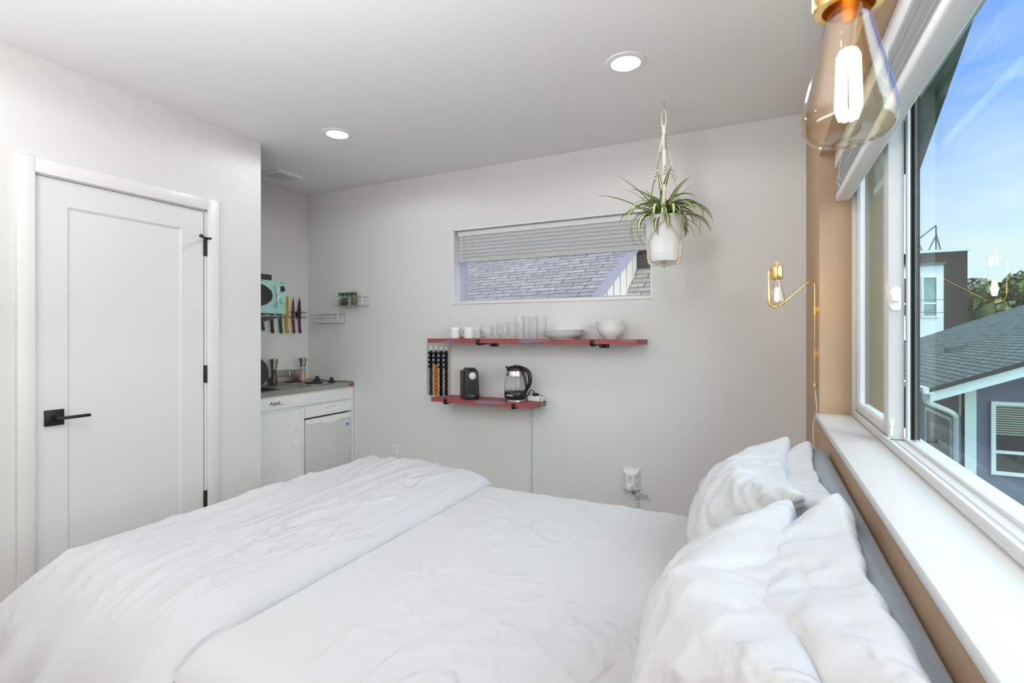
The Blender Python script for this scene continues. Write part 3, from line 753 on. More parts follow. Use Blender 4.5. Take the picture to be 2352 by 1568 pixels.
for (cn, col, y, zb, hl, blen, kind, hw) in KN:
    m = mat('knife_' + cn.replace(' ', '_'), col, .38)
    t = thing('kitchen_knife', (KX + .022, y, zb + hl), {
        'blue': 'small blue knife hanging leftmost below the microwave', 'navy': 'navy black knife hanging beside the white tag',
        'dark green': 'dark green knife hanging left of the yellow knife', 'yellow': 'yellow round tipped knife on the wall rail',
        'red': 'narrow red knife between the yellow and purple knives', 'purple': 'dark purple knife nearest the room corner'}[cn], 'knife', 'coloured knives on the wall rail')
    x0, x1 = KX + .021, KX + .024
    zt = zb + hl
    if kind == 'bread': poly = [(y - hw, zt), (y + hw * .9, zt), (y + hw * .9, zt + blen * .93), (y + hw * .5, zt + blen), (y - hw * .2, zt + blen * .99), (y - hw * .8, zt + blen * .9)]
    elif kind == 'cleaver': poly = [(y - hw, zt), (y + hw, zt), (y + hw, zt + blen), (y - hw, zt + blen * .9)]
    elif kind == 'santoku': poly = [(y - hw * 1.5, zt + .008), (y - hw * .6, zt), (y + hw * .7, zt), (y + hw * .7, zt + blen * .8), (y, zt + blen), (y - hw * 1.5, zt + blen * .7)]
    else: poly = [(y - hw * 1.25, zt + .006), (y - hw * .7, zt), (y + hw * .75, zt), (y + hw * .75, zt + blen * .4), (y + hw * .45, zt + blen * .78), (y - hw * .25, zt + blen), (y - hw * .75, zt + blen * .72), (y - hw * 1.15, zt + blen * .35)]
    build('blade', MB().prism(poly, x0, x1, 'x'), m, t)
    hb = MB(); pr = []
    for q in range(13):
        f = q / 12; z = zb + hl * f + (.006 if q == 12 else 0); w = .0138 - .003 * math.sin(PI * f * 1.1) ** 2 + (.002 if f < .2 else 0)
        pr.append((y + .010 * (1 - f) ** 1.5 - .002, z, w))
    def hf(u, v):
        i = min(int(u * 12), 11); f = u * 12 - i; a = pr[i]; b = pr[i + 1]
        yc = a[0] + (b[0] - a[0]) * f; z = a[1] + (b[1] - a[1]) * f; w = a[2] + (b[2] - a[2]) * f
        e = .35 if u in (0, 1) else 1
        return (KX + .0225 + .0085 * e * math.sin(2 * PI * v), yc + w * e * math.cos(2 * PI * v), z)
    hb.grid(hf, 12, 16); hb.f.append([0 * 17 + j for j in range(16)]); hb.m.append(0); hb.f.append([12 * 17 + j for j in range(16)]); hb.m.append(0)
    build('knife_handle', hb, m, t)

# ================================================================== wire spice racks on the back wall
def wire_rack(name, x0, x1, z0, lab, hgt=.072):
    t = thing(name, ((x0 + x1) / 2, BY - .04, z0), lab, 'wire rack', 'small wire spice racks')
    yb, yf = BY - .006, BY - .088; r = .0022
    for y in (yb, yf, yf + .022): pass
    def wire(pts, rr=r): build('wire', MB().tube(pts, rr, 6), M['chrome'], t)
    for y in (yb, yb - .027, yb - .054, yf): wire([(x0 + .01, y, z0), (x1, y, z0)])
    for z in (z0 + hgt * .55, z0 + hgt): wire([(x0, yf, z), (x1, yf, z)])
    wire([(x0 + .01, yb, z0 + hgt), (x1, yb, z0 + hgt)])
    for x in (x1, x0 + .07):
        wire([(x, yb, z0 + hgt), (x, yf, z0 + hgt), (x, yf, z0), (x, yb, z0), (x, yb, z0 + hgt)])
    wire([(x0 + .07, yf, z0), (x0 + .012, yf, z0), (x0, yf, z0 + .006), (x0 + .003, yf + .02, z0 + .012), (x0 + .07, yf + .022, z0 + .012)])
    return t
wire_rack('spice_rack', -3.505, -3.185, 1.421, 'empty wire rack near the corner, lower of the two')
wire_rack('spice_rack', -3.235, -2.915, 1.563, 'wire rack holding spice jars, upper of the two')
JL = ['leftmost spice jar with green cap on the wire rack', 'green capped jar of dark herbs, second from left', 'green capped jar of pale spice on the wire rack', 'rightmost green capped spice jar on the wire rack']
for q, (x, fl) in enumerate(((-3.182, 'herb1'), (-3.130, 'pepper'), (-3.085, 'herb2'), (-3.036, 'herb1'))):
    t = thing('spice_jar', (x, BY - .05, 1.5655), JL[q], 'spice jar', 'green capped spice jars'); Mx = Matrix.Translation((x, BY - .05, 1.5655))
    build('jar', MB().lathe([(0, 0), (.020, 0), (.0215, .003), (.0215, .068), (.019, .078), (.019, .09), (0, .09)], Mx, 24), M['jarglass'], t)
    build('contents', MB().lathe([(0, .002), (.0195, .002), (.0195, .055 + .004 * (q % 2)), (0, .057)], Mx, 20), M[fl], t)
    build('cap', MB().lathe([(.0205, .084), (.0215, .086), (.0215, .106), (.0195, .109), (0, .109)], Mx, 24), M['green'], t)

# ================================================================== red wall shelves
def shelf(x0, x1, z1, lab, brackets, plates, ends):
    t = thing('wall_shelf', ((x0 + x1) / 2, BY, z1 - .03), lab, 'shelf', 'red painted wall shelves')
    yf = BY - .200; th = .030
    poly = ends[0] + ends[1]; poly = [(x, y + BY) for x, y in poly]
    build('board', MB().prism(poly, z1 - th, z1, 'z'), M['red'], t, angle=25)
    for bx, side in zip(brackets, plates):
        b = MB(); z = z1 - th
        b.box(bx - .014, bx + .014, yf - .006, yf - .0008, z - .012, z + .026, .001)
        b.box(bx - .014, bx + .014, yf - .006, BY - .002, z - .0055, z - .0006, .001)
        b.prism([(yf - .006, z - .005), (yf - .006, z - .013), (yf + .02, z - .016), (BY - .03, z - .006)], bx - .002, bx + .002, 'x')
        br = build('bracket', b, M['black'], t)
        x2 = bx + .055 * side
        build('bracket_plate', MB().box(min(bx - .012 * side, x2), max(bx - .012 * side, x2), BY - .005, BY - .0005, z - .028, z - .001, .001), M['black'], br)
        for xs in (bx + .002 * side, bx + .043 * side):
            build('screw', MB().lathe([(0, .002), (.003, .0015), (.004, 0)], Matrix.Translation((xs, BY - .005, z - .015)) @ Matrix.Rotation(R(90), 4, 'X'), 10), M['foil'], br)
    return t
S1, S2 = 1.294, .866
shelf(-2.155, -.645, S1, 'long upper red shelf with mugs, glasses, plates and bowls', (-1.765, -.945), (1, 1), ([(-2.125, -.001), (-2.20, -.175), (-2.195, -.195), (-2.16, -.20)], [(-.668, -.20), (-.650, -.15), (-.640, -.02), (-.655, -.001)]))
shelf(-2.145, -1.320, S2, 'short lower red shelf with coffee machine and kettle', (-2.035, -1.49), (1, 1), ([(-2.10, -.001), (-2.155, -.150), (-2.165, -.190), (-2.15, -.20)], [(-1.372, -.20), (-1.330, -.03), (-1.335, -.001)]))
SH = BY - .10
# ---- mugs
def make_mug(loc, rz, lab):
    t = thing('mug', loc, lab, 'mug', 'white mugs on the upper shelf'); Mx = Matrix.Translation(loc)
    build('cup', MB().lathe([(0, .0005), (.031, .0005), (.034, .003), (.0375, .06), (.0385, .079), (.0375, .0805), (.036, .079), (.0335, .03), (.031, .006), (0, .006)], Mx, 36), M['ceramic'], t)
    pts = [(loc[0] - .033 - .034 * math.sin(PI * q / 12) ** .7, loc[1], loc[2] + .070 - .056 * q / 12) for q in range(13)]
    build('mug_handle', MB().tube(pts, .0042, 10), M['ceramic'], t)
    t.rotation_euler = (0, 0, rz); return t
m0 = make_mug((-1.985, SH - .045, S1 + .0005), R(-8), 'front left white mug, handle towards the shelf end')
dup(m0, (-1.868, SH - .050, S1 + .0005), 'front right white mug beside the round glasses', R(-6))
dup(m0, (-1.995, SH + .045, S1 + .0005), 'back left white mug near the wall behind the front mugs', R(-60))
dup(m0, (-1.872, SH + .045, S1 + .0005), 'back right white mug near the wall behind the front mugs', R(-150))
# ---- glasses
def glass_thing(name, prof, loc, lab, group, m='glass'):
    o = build(name, MB().lathe(prof, Matrix.Translation(loc), 36), M[m], None, origin=loc)
    return tag(o, lab, 'glass', group)
def dup1(o, loc, lab):
    c = o.copy(); COL.objects.link(c); c.location = loc; c['label'] = lab; return c
sq = [(0, .0005), (.018, .0005), (.022, .002), (.036, .015), (.045, .034), (.047, .052), (.044, .076), (.0385, .098), (.0375, .0985), (.0368, .098), (.0425, .075), (.0452, .052), (.043, .035), (.034, .018), (.02, .009), (0, .008)]
g0 = glass_thing('stemless_glass', sq, (-1.720, SH - .055, S1), 'short round stemless glass nearest the mugs', 'stemless wine glasses on the upper shelf')
dup1(g0, (-1.690, SH + .045, S1), 'round stemless glass at the wall behind the short front one')
sq2 = [(r * .96, z * 1.18) for r, z in sq]
g1 = glass_thing('stemless_glass', sq2, (-1.594, SH - .055, S1), 'taller round stemless glass beside the tumblers', 'stemless wine glasses on the upper shelf')
dup1(g1, (-1.560, SH + .045, S1), 'taller round stemless glass at the wall behind')
tb = [(0, .0005), (.0345, .0005), (.0355, .002), (.0375, .155), (.0370, .156), (.0360, .155), (.0345, .014), (.031, .010), (0, .010)]
g2 = glass_thing('tumbler', tb, (-1.468, SH - .05, S1), 'tall straight tumbler in front, nearest the round glasses', 'tall tumblers on the upper shelf')
dup1(g2, (-1.372, SH - .05, S1), 'tall straight tumbler in front, nearest the plates')
dup1(g2, (-1.452, SH + .045, S1), 'tall tumbler at the wall behind the left front tumbler')
dup1(g2, (-1.350, SH + .045, S1), 'tall tumbler at the wall behind the right front tumbler')
# ---- plates and bowls
pp = [(0, 0), (.078, 0), (.080, .002), (.082, .006), (.112, .016), (.134, .032), (.136, .034), (.134, .0355), (.110, .021), (.080, .011), (0, .010)]
p0 = build('plate', MB().lathe(pp, Matrix.Translation((-1.172, SH - .012, S1)), 56), M['ceramic'], None, origin=(-1.172, SH - .012, S1))
tag(p0, 'bottom white dinner plate of the stack on the shelf', 'plate', 'stacked white plates')
dup1(p0, (-1.169, SH - .013, S1 + .0125), 'middle white dinner plate of the stack on the shelf')
c = dup1(p0, (-1.166, SH - .010, S1 + .0255), 'top white dinner plate of the stack on the shelf'); c.rotation_euler = (R(.6), R(-1.0), 0)
bp_ = [(0, 0), (.034, 0), (.036, .003), (.038, .006), (.062, .024), (.080, .050), (.087, .074), (.0875, .0775), (.0862, .078), (.0845, .075), (.077, .052), (.058, .028), (.034, .012), (0, .010)]
b0 = build('bowl', MB().lathe(bp_, Matrix.Translation((-.852, SH - .01, S1)), 56), M['ceramic'], None, origin=(-.852, SH - .01, S1))
tag(b0, 'bottom white bowl of the stack on the shelf', 'bowl', 'stacked white bowls')
dup1(b0, (-.852, SH - .01, S1 + .0175), 'middle white bowl of the stack on the shelf')
c = dup1(b0, (-.850, SH - .008, S1 + .0385), 'top white bowl of the stack, tilted a little'); c.rotation_euler = (R(1.5), R(-3.5), 0)

# ================================================================== coffee capsule holder on the wall
cx0, cx1, cz0, cz1 = -2.335, -2.118, .852, 1.262
t = thing('capsule_holder', ((cx0 + cx1) / 2, BY, cz0), 'beige wall mounted coffee capsule holder with four rails', 'capsule holder')
def rrect(x0, x1, z0, z1, r, n=6):
    out = []
    for (cx, cz, a0) in ((x1 - r, z1 - r, 0), (x0 + r, z1 - r, 90), (x0 + r, z0 + r, 180), (x1 - r, z0 + r, 270)):
        for q in range(n + 1):
            a = R(a0 + 90 * q / n); out.append((cx + r * math.cos(a), cz + r * math.sin(a)))
    return out
build('back_plate', MB().prism(rrect(cx0, cx1, cz0, cz1, .016), BY - .006, BY - .0005, 'y'), M['beige'], t)
CXS = [cx0 + .040 + .0465 * q for q in range(4)]
for x in CXS:
    build('rail_slot', MB().prism(rrect(x - .011, x + .011, cz0 + .022, cz1 - .05, .010), BY - .0075, BY - .0058, 'y'), M['dark'], t)
    build('keyhole', MB().prism([(x + .0145 * math.cos(a), cz1 - .045 + .0185 * math.sin(a)) for a in [2 * PI * q / 24 for q in range(24)]], BY - .0082, BY - .0058, 'y'), M['hole'], t)
rotY = Matrix.Rotation(R(90), 4, 'X')
cmats = [['cap_navy'] * 4 + ['cap_grey'] * 6, ['cap_navy'] * 3 + ['cap_orange'] * 7, ['cap_navy'] * 4 + ['cap_black'] * 6, ['cap_navy'] * 4 + ['cap_brown'] * 6]
protos = {}
rows_n = ['top', 'second', 'third', 'fourth', 'fifth', 'sixth', 'seventh', 'eighth', 'ninth', 'bottom']
cols_n = ['leftmost', 'second', 'third', 'rightmost']
cn = {'cap_navy': 'dark navy', 'cap_grey': 'dark grey', 'cap_orange': 'orange', 'cap_black': 'black', 'cap_brown': 'dark brown'}
for ci in range(4):
    for ri in range(10):
        mk_ = cmats[ci][ri]; x = CXS[ci]; z = cz1 - .082 - ri * .0345
        loc = (x, BY - .0085, z)
        side = ri < 4 and mk_ == 'cap_navy'
        lab = '%s coffee capsule, %s of the %s rail of the holder' % (cn[mk_], rows_n[ri], cols_n[ci])
        key = mk_
        if key not in protos:
            c0 = thing('coffee_capsule', loc, lab, 'coffee capsule', 'coffee capsules in the wall holder'); Mx = Matrix.Translation(loc) @ rotY
            shp = [(0, .001), (.0178, .001), (.0185, .002), (.0178, .003), (.0150, .0045), (.0118, .020), (.0108, .023), (.0085, .0285), (.0075, .0295), (0, .0295)]
            build('shell', MB().lathe(shp, Mx, 24), M[mk_], c0)
            if not (mk_ == 'cap_navy'):
                build('tip', MB().lathe([(.0078, .0293), (.0070, .0305), (0, .0308)], Mx, 20), M['foil'] if mk_ != 'cap_orange' else mat('capsule_orange_tip', (.9, .55, .30), .3, .3), c0)
            protos[key] = c0
        else:
            dup(protos[key], loc, lab)

# ================================================================== coffee machine
ex, ey = -1.862, SH - .045
t = thing('coffee_machine', (ex, ey, S2), 'small black capsule coffee machine on the lower shelf', 'coffee machine')
# side profile (depth y, z), extruded in x with soft edges
def rounded_front(w, z0, z1, r, n=8):
    pts = [(-w, z0), (w, z0)]
    for q in range(n + 1):
        a = PI * q / (2 * n); pts.append((w - r + r * math.cos(a), z1 - r + r * math.sin(a)))
    for q in range(n + 1):
        a = PI / 2 + PI * q / (2 * n); pts.append((-w + r + r * math.cos(a), z1 - r + r * math.sin(a)))
    return pts
mb = MB()
mb.prism([(ex + x * 1.0, S2 + z) for x, z in rounded_front(.052, .004, .212, .040)], ey - .040, ey + .085, 'y')
build('body', mb, M['black'], t)
mb = MB(); mb.prism([(ex - .053, S2 + .055), (ex + .053, S2 + .055), (ex + .046, S2 + .195), (ex + .034, S2 + .213), (ex - .034, S2 + .213), (ex - .046, S2 + .195)], ey - .058, ey - .040, 'y')
build('front_cover', mb, M['blackpl'], t)
mb = MB()
for q in range(9): mb.box(ex - .036, ex + .036, ey - .0605, ey - .0575, S2 + .068 + q * .0075, S2 + .0715 + q * .0075, .0008)
build('cover_ribs', mb, M['black'], t)
Mx = Matrix.Translation((ex + .003, ey - .058, S2 + .167)) @ rotY
build('round_badge', MB().lathe([(0, .006), (.024, .006), (.0255, .005), (.027, .001)], Mx, 36), M['silver'], t)['label'] = 'round silver front disc'
build('badge_ring', MB().lathe([(.0265, .0), (.0272, .006), (.031, .006), (.0325, .0)], Mx, 36), M['blackpl'], t)
mb = MB(); mb.lathe([(0, .0005), (.056, .0005), (.058, .004), (.058, .030), (.055, .036), (0, .036)], Matrix.Translation((ex + .002, ey - .030, S2)) @ Matrix.Diagonal((.98, .70, 1, 1)), 40)
build('drip_base', mb, M['blackpl'], t)
mb = MB(); mb.box(ex - .055, ex - .046, ey - .02, ey + .088, S2 + .006, S2 + .20, .003)
for q in range(8): pass
sd = build('side_panel', mb, M['blackpl'], t)
for q in range(7):
    build('side_rivet', MB().lathe([(0, .0015), (.006 - .002 * (q % 2), .0012), (.0065 - .002 * (q % 2), 0)], Matrix.Translation((ex - .0552, ey - .004 + .02 * (q % 2), S2 + .032 + q * .022)) @ Matrix.Rotation(R(-90), 4, 'Y'), 12), M['cap_rivet'], sd)
build('water_tank', MB().box(ex - .048, ex + .048, ey + .0855, ey + .118, S2 + .004, S2 + .190, .008, 3), M['glass'], t)
build('tank_lid', MB().box(ex - .050, ex + .050, ey + .083, ey + .120, S2 + .1905, S2 + .197, .003), M['blackpl'], t)
mb = MB(); mb.prism([(ey - .066, S2 + .205), (ey + .02, S2 + .211), (ey + .075, S2 + .213), (ey + .075, S2 + .219), (ey, S2 + .222), (ey - .055, S2 + .214)], ex - .030, ex + .030, 'x')
build('lever', mb, M['blackpl'], t)
cb = MB().tube([(ex + .050, ey + .078, S2 + .070), (ex + .070, ey + .082, S2 + .068), (ex + .083, ey + .088, S2 + .045), (ex + .090, ey + .09, S2 + .010), (ex + .097, ey + .098, S2 + .005), (ex + .097, ey + .139, S2 + .004)], .0038, 8)
build('power_cord', cb, M['blackpl'], t)
t.rotation_euler = (0, 0, R(44))

# ================================================================== kettle
kx, ky = -1.515, SH - .02
t = thing('kettle', (kx, ky, S2), 'glass electric kettle with black lid, handle and base', 'kettle')
Mx = Matrix.Translation((kx, ky, S2))
build('power_base', MB().lathe([(0, .0005), (.072, .0005), (.074, .003), (.073, .014), (.069, .018), (0, .018)], Mx, 40), M['steel'], t)
bs = build('base_collar', MB().lathe([(0, .0195), (.070, .0195), (.074, .024), (.076, .03), (.0765, .062), (.0745, .067), (.060, .067), (0, .064)], Mx, 44), M['blackpl'], t)
text_mesh('Mueller', .0115, .0004, on_y(kx - .036, ky - .0765, S2 + .041) , M['trim'], 'lettering', bs, .2, .0003) if 0 else None
lt = MB()      # small blurred white wordmark following the curved collar
for q in range(9):
    a = R(-116 + q * 4.2 + 0); a2 = R(-116 + q * 4.2 + 3.4); hh = .0024 + .0016 * ((q * 7) % 3) / 2
    r_ = .0769
    lt.add([(kx + r_ * math.cos(a), ky + r_ * math.sin(a), S2 + .047 - hh), (kx + r_ * math.cos(a2), ky + r_ * math.sin(a2), S2 + .047 - hh), (kx + r_ * math.cos(a2), ky + r_ * math.sin(a2), S2 + .047 + hh), (kx + r_ * math.cos(a), ky + r_ * math.sin(a), S2 + .047 + hh)], [[0, 1, 2, 3]])
build('lettering', lt, M['trim'], bs, fix=False)
build('glass_body', MB().lathe([(.0735, .066), (.0785, .072), (.0795, .095), (.0775, .125), (.071, .160), (.064, .185), (.0625, .184), (.0695, .159), (.0758, .125), (.0778, .096), (.0768, .074), (.073, .069)], Mx, 48), M['glass'], t)
build('water', MB().lathe([(0, .068), (.0725, .069), (.0755, .074), (.0762, .082), (0, .082)], Mx, 40), glass_mat('water', (.93, .95, .95), (.7, .75, .75), 1.3, 1.33), t)
build('steel_band', MB().lathe([(.0615, .178), (.0665, .178), (.0645, .195), (.0600, .215), (.0585, .215)], Mx, 48), M['chrome'], t)
lid = MB()
lid.lathe([(.0610, .205), (.0618, .214), (.0595, .226), (.052, .236), (.032, .243), (0, .244)], Mx, 48)
build('lid', lid, M['blackpl'], t)
sp = MB()
sp.add([(kx - .045, ky - .028, S2 + .205), (kx - .045, ky + .028, S2 + .205), (kx - .074, ky, S2 + .232), (kx - .042, ky - .026, S2 + .236), (kx - .042, ky + .026, S2 + .236), (kx - .082, ky, S2 + .240)],
       [[0, 2, 5, 3], [1, 4, 5, 2], [3, 5, 4], [0, 1, 2], [0, 3, 4, 1]])
build('spout', sp, M['blackpl'], t)
pts = [(-.010, .238), (.030, .234), (.062, .224), (.088, .212), (.104, .190), (.110, .160), (.108, .132), (.100, .108), (.086, .085), (.072, .066), (.066, .055)]
hb = MB()
def smooth(pts, n):
    out = []; P = [Vector(p) for p in pts]
    for i in range(len(P) - 1):
        p0 = P[max(i - 1, 0)]; p1 = P[i]; p2 = P[i + 1]; p3 = P[min(i + 2, len(P) - 1)]
        for q in range(n):
            s_ = q / n; out.append(.5 * ((2 * p1) + (p2 - p0) * s_ + (2 * p0 - 5 * p1 + 4 * p2 - p3) * s_ ** 2 + (3 * p1 - p0 - 3 * p2 + p3) * s_ ** 3))
    out.append(P[-1]); return out
hp = smooth([(kx + a, ky, S2 + z) for a, z in pts], 4); L = len(hp)
hb.tube(hp, [.012 + .004 * math.sin(PI * q / (L - 1)) - .004 * (q / (L - 1)) for q in range(L)], 12)
build('kettle_handle', hb, M['blackpl'], t)
hb = MB().tube(smooth([(kx + a, ky, S2 + z) for a, z in ((.056, .214), (.064, .190), (.074, .155), (.0805, .12), (.082, .09), (.078, .062))], 4), .0085, 10)
build('handle_spine', hb, M['blackpl'], t)
build('power_cord', MB().tube(smooth([(kx - .074, ky + .05, S2 + .004), (kx - .10, ky + .06, S2 + .004), (kx - .085, ky + .085, S2 + .030), (kx - .062, ky + .092, S2 + .060), (kx - .03, ky + .09, S2 + .05), (kx + .03, ky + .088, S2 + .03), (kx + .068, ky + .06, S2 + .04), (kx + .088, ky + .055, S2 + .074), (kx + .108, ky + .06, S2 + .070), (kx + .120, ky + .062, S2 + .045), (kx + .124, ky + .058, S2 + .040)], 5), .0035, 8), M['blackpl'], t)
pg = MB(); pg.box(kx + .108, kx + .140, ky + .042, ky + .064, S2 + .0365, S2 + .058, .004)
pgo = build('cord_plug', pg, M['blackpl'], t)
for dz, dy in ((.044, .047), (.044, .059), (.052, .053)):
    build('prong', MB().box(kx + .140, kx + .154, ky + dy - .001, ky + dy + .001, S2 + dz - .003, S2 + dz + .003), M['blackpl'], pgo)

# ================================================================== power strip, its cord and the outlets
t = thing('power_strip', (-1.385, SH + .045, S2), 'white power strip at the right end of the lower shelf', 'power strip')
build('strip_body', MB().box(-1.445, -1.335, SH + .022, SH + .072, S2 + .0005, S2 + .036, .004, 3), M['plastic'], t)
build('strip_switch', MB().box(-1.352, -1.340, SH + .038, SH + .052, S2 + .036, S2 + .0395, .001), M['blackpl'], t)
build('strip_peg', MB().tube([(-1.345, SH + .0205, S2 + .002), (-1.345, SH + .0205, S2 + .030)], .002, 6), M['blackpl'], t)
cd = MB().tube(smooth([(-1.336, SH + .05, S2 + .018), (-1.312, SH + .045, S2 + .020), (-1.296, SH + .03, S2 - .01), (-1.310, SH + .01, S2 - .035), (-1.345, SH + .02, S2 - .047), (-1.395, SH + .06, S2 - .050), (-1.432, BY - .012, S2 - .058), (-1.440, BY - .005, S2 - .09), (-1.442, BY - .0045, .60), (-1.443, BY - .0045, .42), (-1.443, BY - .0045, .12)], 8), .0038, 8)
build('cord', cd, M['teal'], t)['label'] = 'pale teal cord running down the wall'
cd = MB().tube(smooth([(-1.336, SH + .045, S2 + .014), (-1.302, SH + .035, S2 + .004), (-1.300, SH + .02, S2 - .028), (-1.33, SH + .01, S2 - .044), (-1.40, SH + .05, S2 - .046)], 8), .0036, 8)
build('cord_loop', cd, M['teal'], t)
for z in (.735, .545): build('cord_clip', MB().box(-1.450, -1.436, BY - .0105, BY - .0005, z - .004, z + .004, .001), M['trim'], t)
t = thing('wall_outlet', (-2.652, BY, .382), 'white duplex wall outlet left of the teal cord', 'outlet')
build('cover_plate', MB().box(-2.691, -2.613, BY - .006, BY - .0003, .325, .440, .003), M['plastic'], t)
def sockets(par, x, z, y, m='dark'):
    build('socket_face', MB().prism([(x + .0155 * max(-1, min(1, 1.25 * math.cos(a))), z + .0145 * math.sin(a)) for a in [2 * PI * q / 28 for q in range(28)]], y - .0012, y + .001, 'y'), M['trim'], par)
    sk = par.children[-1]
    for dx, hh in ((-.006, .0045), (.006, .0038)):
        build('slot', MB().box(x + dx - .0012, x + dx + .0012, y - .0017, y - .001, z + .003 - hh, z + .003 + hh), M[m], sk)
    build('ground_hole', MB().lathe([(0, .0006), (.0022, .0005), (.0022, 0)], Matrix.Translation((x, y - .0011, z - .0085)) @ rotY, 12), M[m], sk)
for z in (.403, .362): sockets(t, -2.652, z, BY - .006)
# six way outlet adapter
t = thing('outlet_adapter', (-.742, BY, .40), 'white six way outlet adapter with a plugged in cord', 'outlet adapter')
ax0, ax1, az0, az1 = -.797, -.688, .338, .464
mb = MB()
mb.add([(ax0, BY, az0), (ax1, BY, az0), (ax1, BY, az1), (ax0, BY, az1), (ax0 + .003, BY - .022, az0 + .002), (ax1 - .003, BY - .022, az0 + .002), (ax1 - .003, BY - .022, az1 - .002), (ax0 + .003, BY - .022, az1 - .002),
        (ax0 + .028, BY - .050, az0 + .004), (ax1 - .028, BY - .050, az0 + .004), (ax1 - .028, BY - .050, az1 - .028), (ax0 + .028, BY - .050, az1 - .028)],
       [[0, 1, 5, 4], [1, 2, 6, 5], [2, 3, 7, 6], [3, 0, 4, 7], [4, 5, 9, 8], [5, 6, 10, 9], [6, 7, 11, 10], [7, 4, 8, 11], [8, 9, 10, 11], [0, 3, 2, 1]])
ad = build('adapter_body', mb, M['plastic'], t, angle=20)
def slots(par, c, Mr):
    for p, w, hh in (((-.0055, .006), .0012, .0045), ((.0055, .006), .0012, .004), ((0, -.006), .002, .0022)):
        b = MB().box(p[0] - w, p[0] + w, -.0008, .0004, p[1] - hh, p[1] + hh, 0, 1, Matrix.Translation(c) @ Mr)
        build('slot', b, M['dark'], par)
slots(ad, (-.7425, BY - .0503, .415), Matrix.Identity(4))
for z in (.420, .368): slots(ad, (-.7035, BY - .0363, z), Matrix.Rotation(R(48), 4, 'Z'))
build('ground_hole', MB().box(-.7443, -.7407, BY - .0512, BY - .0498, .390, .394), M['dark'], ad)
pl = build('plug', MB().box(-.763, -.728, BY - .080, BY - .050, .341, .374, .005, 3), M['plastic'], t)
build('plug_cord', MB().tube(smooth([(-.737, BY - .066, .345), (-.728, BY - .06, .334), (-.712, BY - .04, .312), (-.704, BY - .018, .292), (-.702, BY - .009, .268), (-.702, BY - .007, .22), (-.702, BY - .007, .10)], 6), [.0055] + [.0048] * 36, 8), M['teal'], t)
build('cord_collar', MB().tube([(-.7275, BY - .06, .333), (-.716, BY - .046, .318)], .0056, 8), M['copper'], t)
for z in (.284, .258): build('cord_clip', MB().box(-.711, -.693, BY - .014, BY - .0005, z - .004, z + .004, .001), M['trim'], t)
tgm = MB(); tgm.grid(lambda u, v: (-.698 + .066 * u, BY - .012 - .012 * math.sin(u * 2.4), .294 + .024 * v + .006 * u - .008 * u * u), 10, 3)
n0 = len(tgm.v); tgm.grid(lambda u, v: (-.698 + .066 * u, BY - .0115 - .012 * math.sin(u * 2.4), .294 + .024 * v + .006 * u - .008 * u * u), 10, 3, flip=True)
tagm = build('cord_tag', tgm, M['trim'], t, fix=False)
lt = MB()
for rr_ in range(4):
    for cc in range(5):
        u0 = .06 + cc * .18; u1 = u0 + .13 - .03 * ((rr_ + cc) % 2); v0 = .10 + rr_ * .23
        P = lambda u, v: (-.698 + .066 * u, BY - .0126 - .012 * math.sin(u * 2.4), .294 + .024 * v + .006 * u - .008 * u * u)
        lt.add([P(u0, v0), P(u1, v0), P(u1, v0 + .13), P(u0, v0 + .13)], [[0, 1, 2, 3]])
build('lettering', lt, mat('grey_print', (.10, .09, .10), .6), tagm, fix=False)

# ================================================================== hanging planter
PX, PY, PZ = -.458, 2.768, 1.708          # pot centre, underside
t = thing('plant_pot', (PX, PY, PZ), 'white plastic pot in a cream macrame hanger', 'plant pot')
Mx = Matrix.Translation((PX, PY, PZ))
build('pot', MB().lathe([(0, .040), (.0835, .040), (.1015, .220), (.1035, .222), (.104, .234), (.1015, .236), (.0995, .232), (.0975, .21), (.0, .205)], Mx, 56), M['potpl'], t)
build('saucer', MB().lathe([(0, 0), (.078, 0), (.080, .003), (.0845, .0385), (.083, .0395), (0, .0395)], Mx, 56), M['potpl'], t)
build('soil', MB().lathe([(0, .214), (.097, .210), (.097, .2055), (0, .2055)], Mx, 32), M['soil'], t)
# hanger
t = thing('macrame_hanger', (PX, PY, H), 'cream macrame plant hanger hooked to the ceiling', 'plant hanger')
build('ceiling_hook', MB().tube(smooth([(PX, PY, H), (PX, PY, H - .030), (PX + .003, PY, H - .038), (PX + .008, PY, H - .046), (PX + .004, PY, H - .055), (PX - .004, PY, H - .053)], 5), .0022, 8), M['chrome'], t)
cf = Vector((-.4392, .8984, 0)); cr_ = Vector((.8984, .4392, 0))     # rough view axes only used to pick the strap angles
ang0 = math.atan2(-PY, -PX)
lp = MB()
loopz = H - .046
lp.tube(smooth([(PX - .001, PY, loopz), (PX - .010, PY - .002, loopz - .02), (PX - .012, PY, loopz - .06), (PX - .006, PY, loopz - .10), (PX - .003, PY, loopz - .125)], 5), .0055, 8)
lp.tube(smooth([(PX - .001, PY, loopz + .001), (PX + .010, PY + .002, loopz - .02), (PX + .011, PY, loopz - .06), (PX + .006, PY, loopz - .10), (PX + .003, PY, loopz - .125)], 5), .0055, 8)
lp.tube([(PX, PY, loopz - .085), (PX, PY, loopz - .128)], .0105, 12)
build('top_loop', lp, M['rope'], t)
rim = PZ + .236
def twist(mb, p0, p1, n, w, r, turns):
    p0, p1 = Vector(p0), Vector(p1); d = p1 - p0; a = d.normalized().orthogonal().normalized(); b = d.normalized().cross(a)
    for s_ in range(2):
        pts = []
        for q in range(n + 1):
            f = q / n; an = 2 * PI * turns * f + PI * s_
            pts.append(p0 + d * f + (a * math.cos(an) + b * math.sin(an)) * w)
        mb.tube(pts, r, 6)
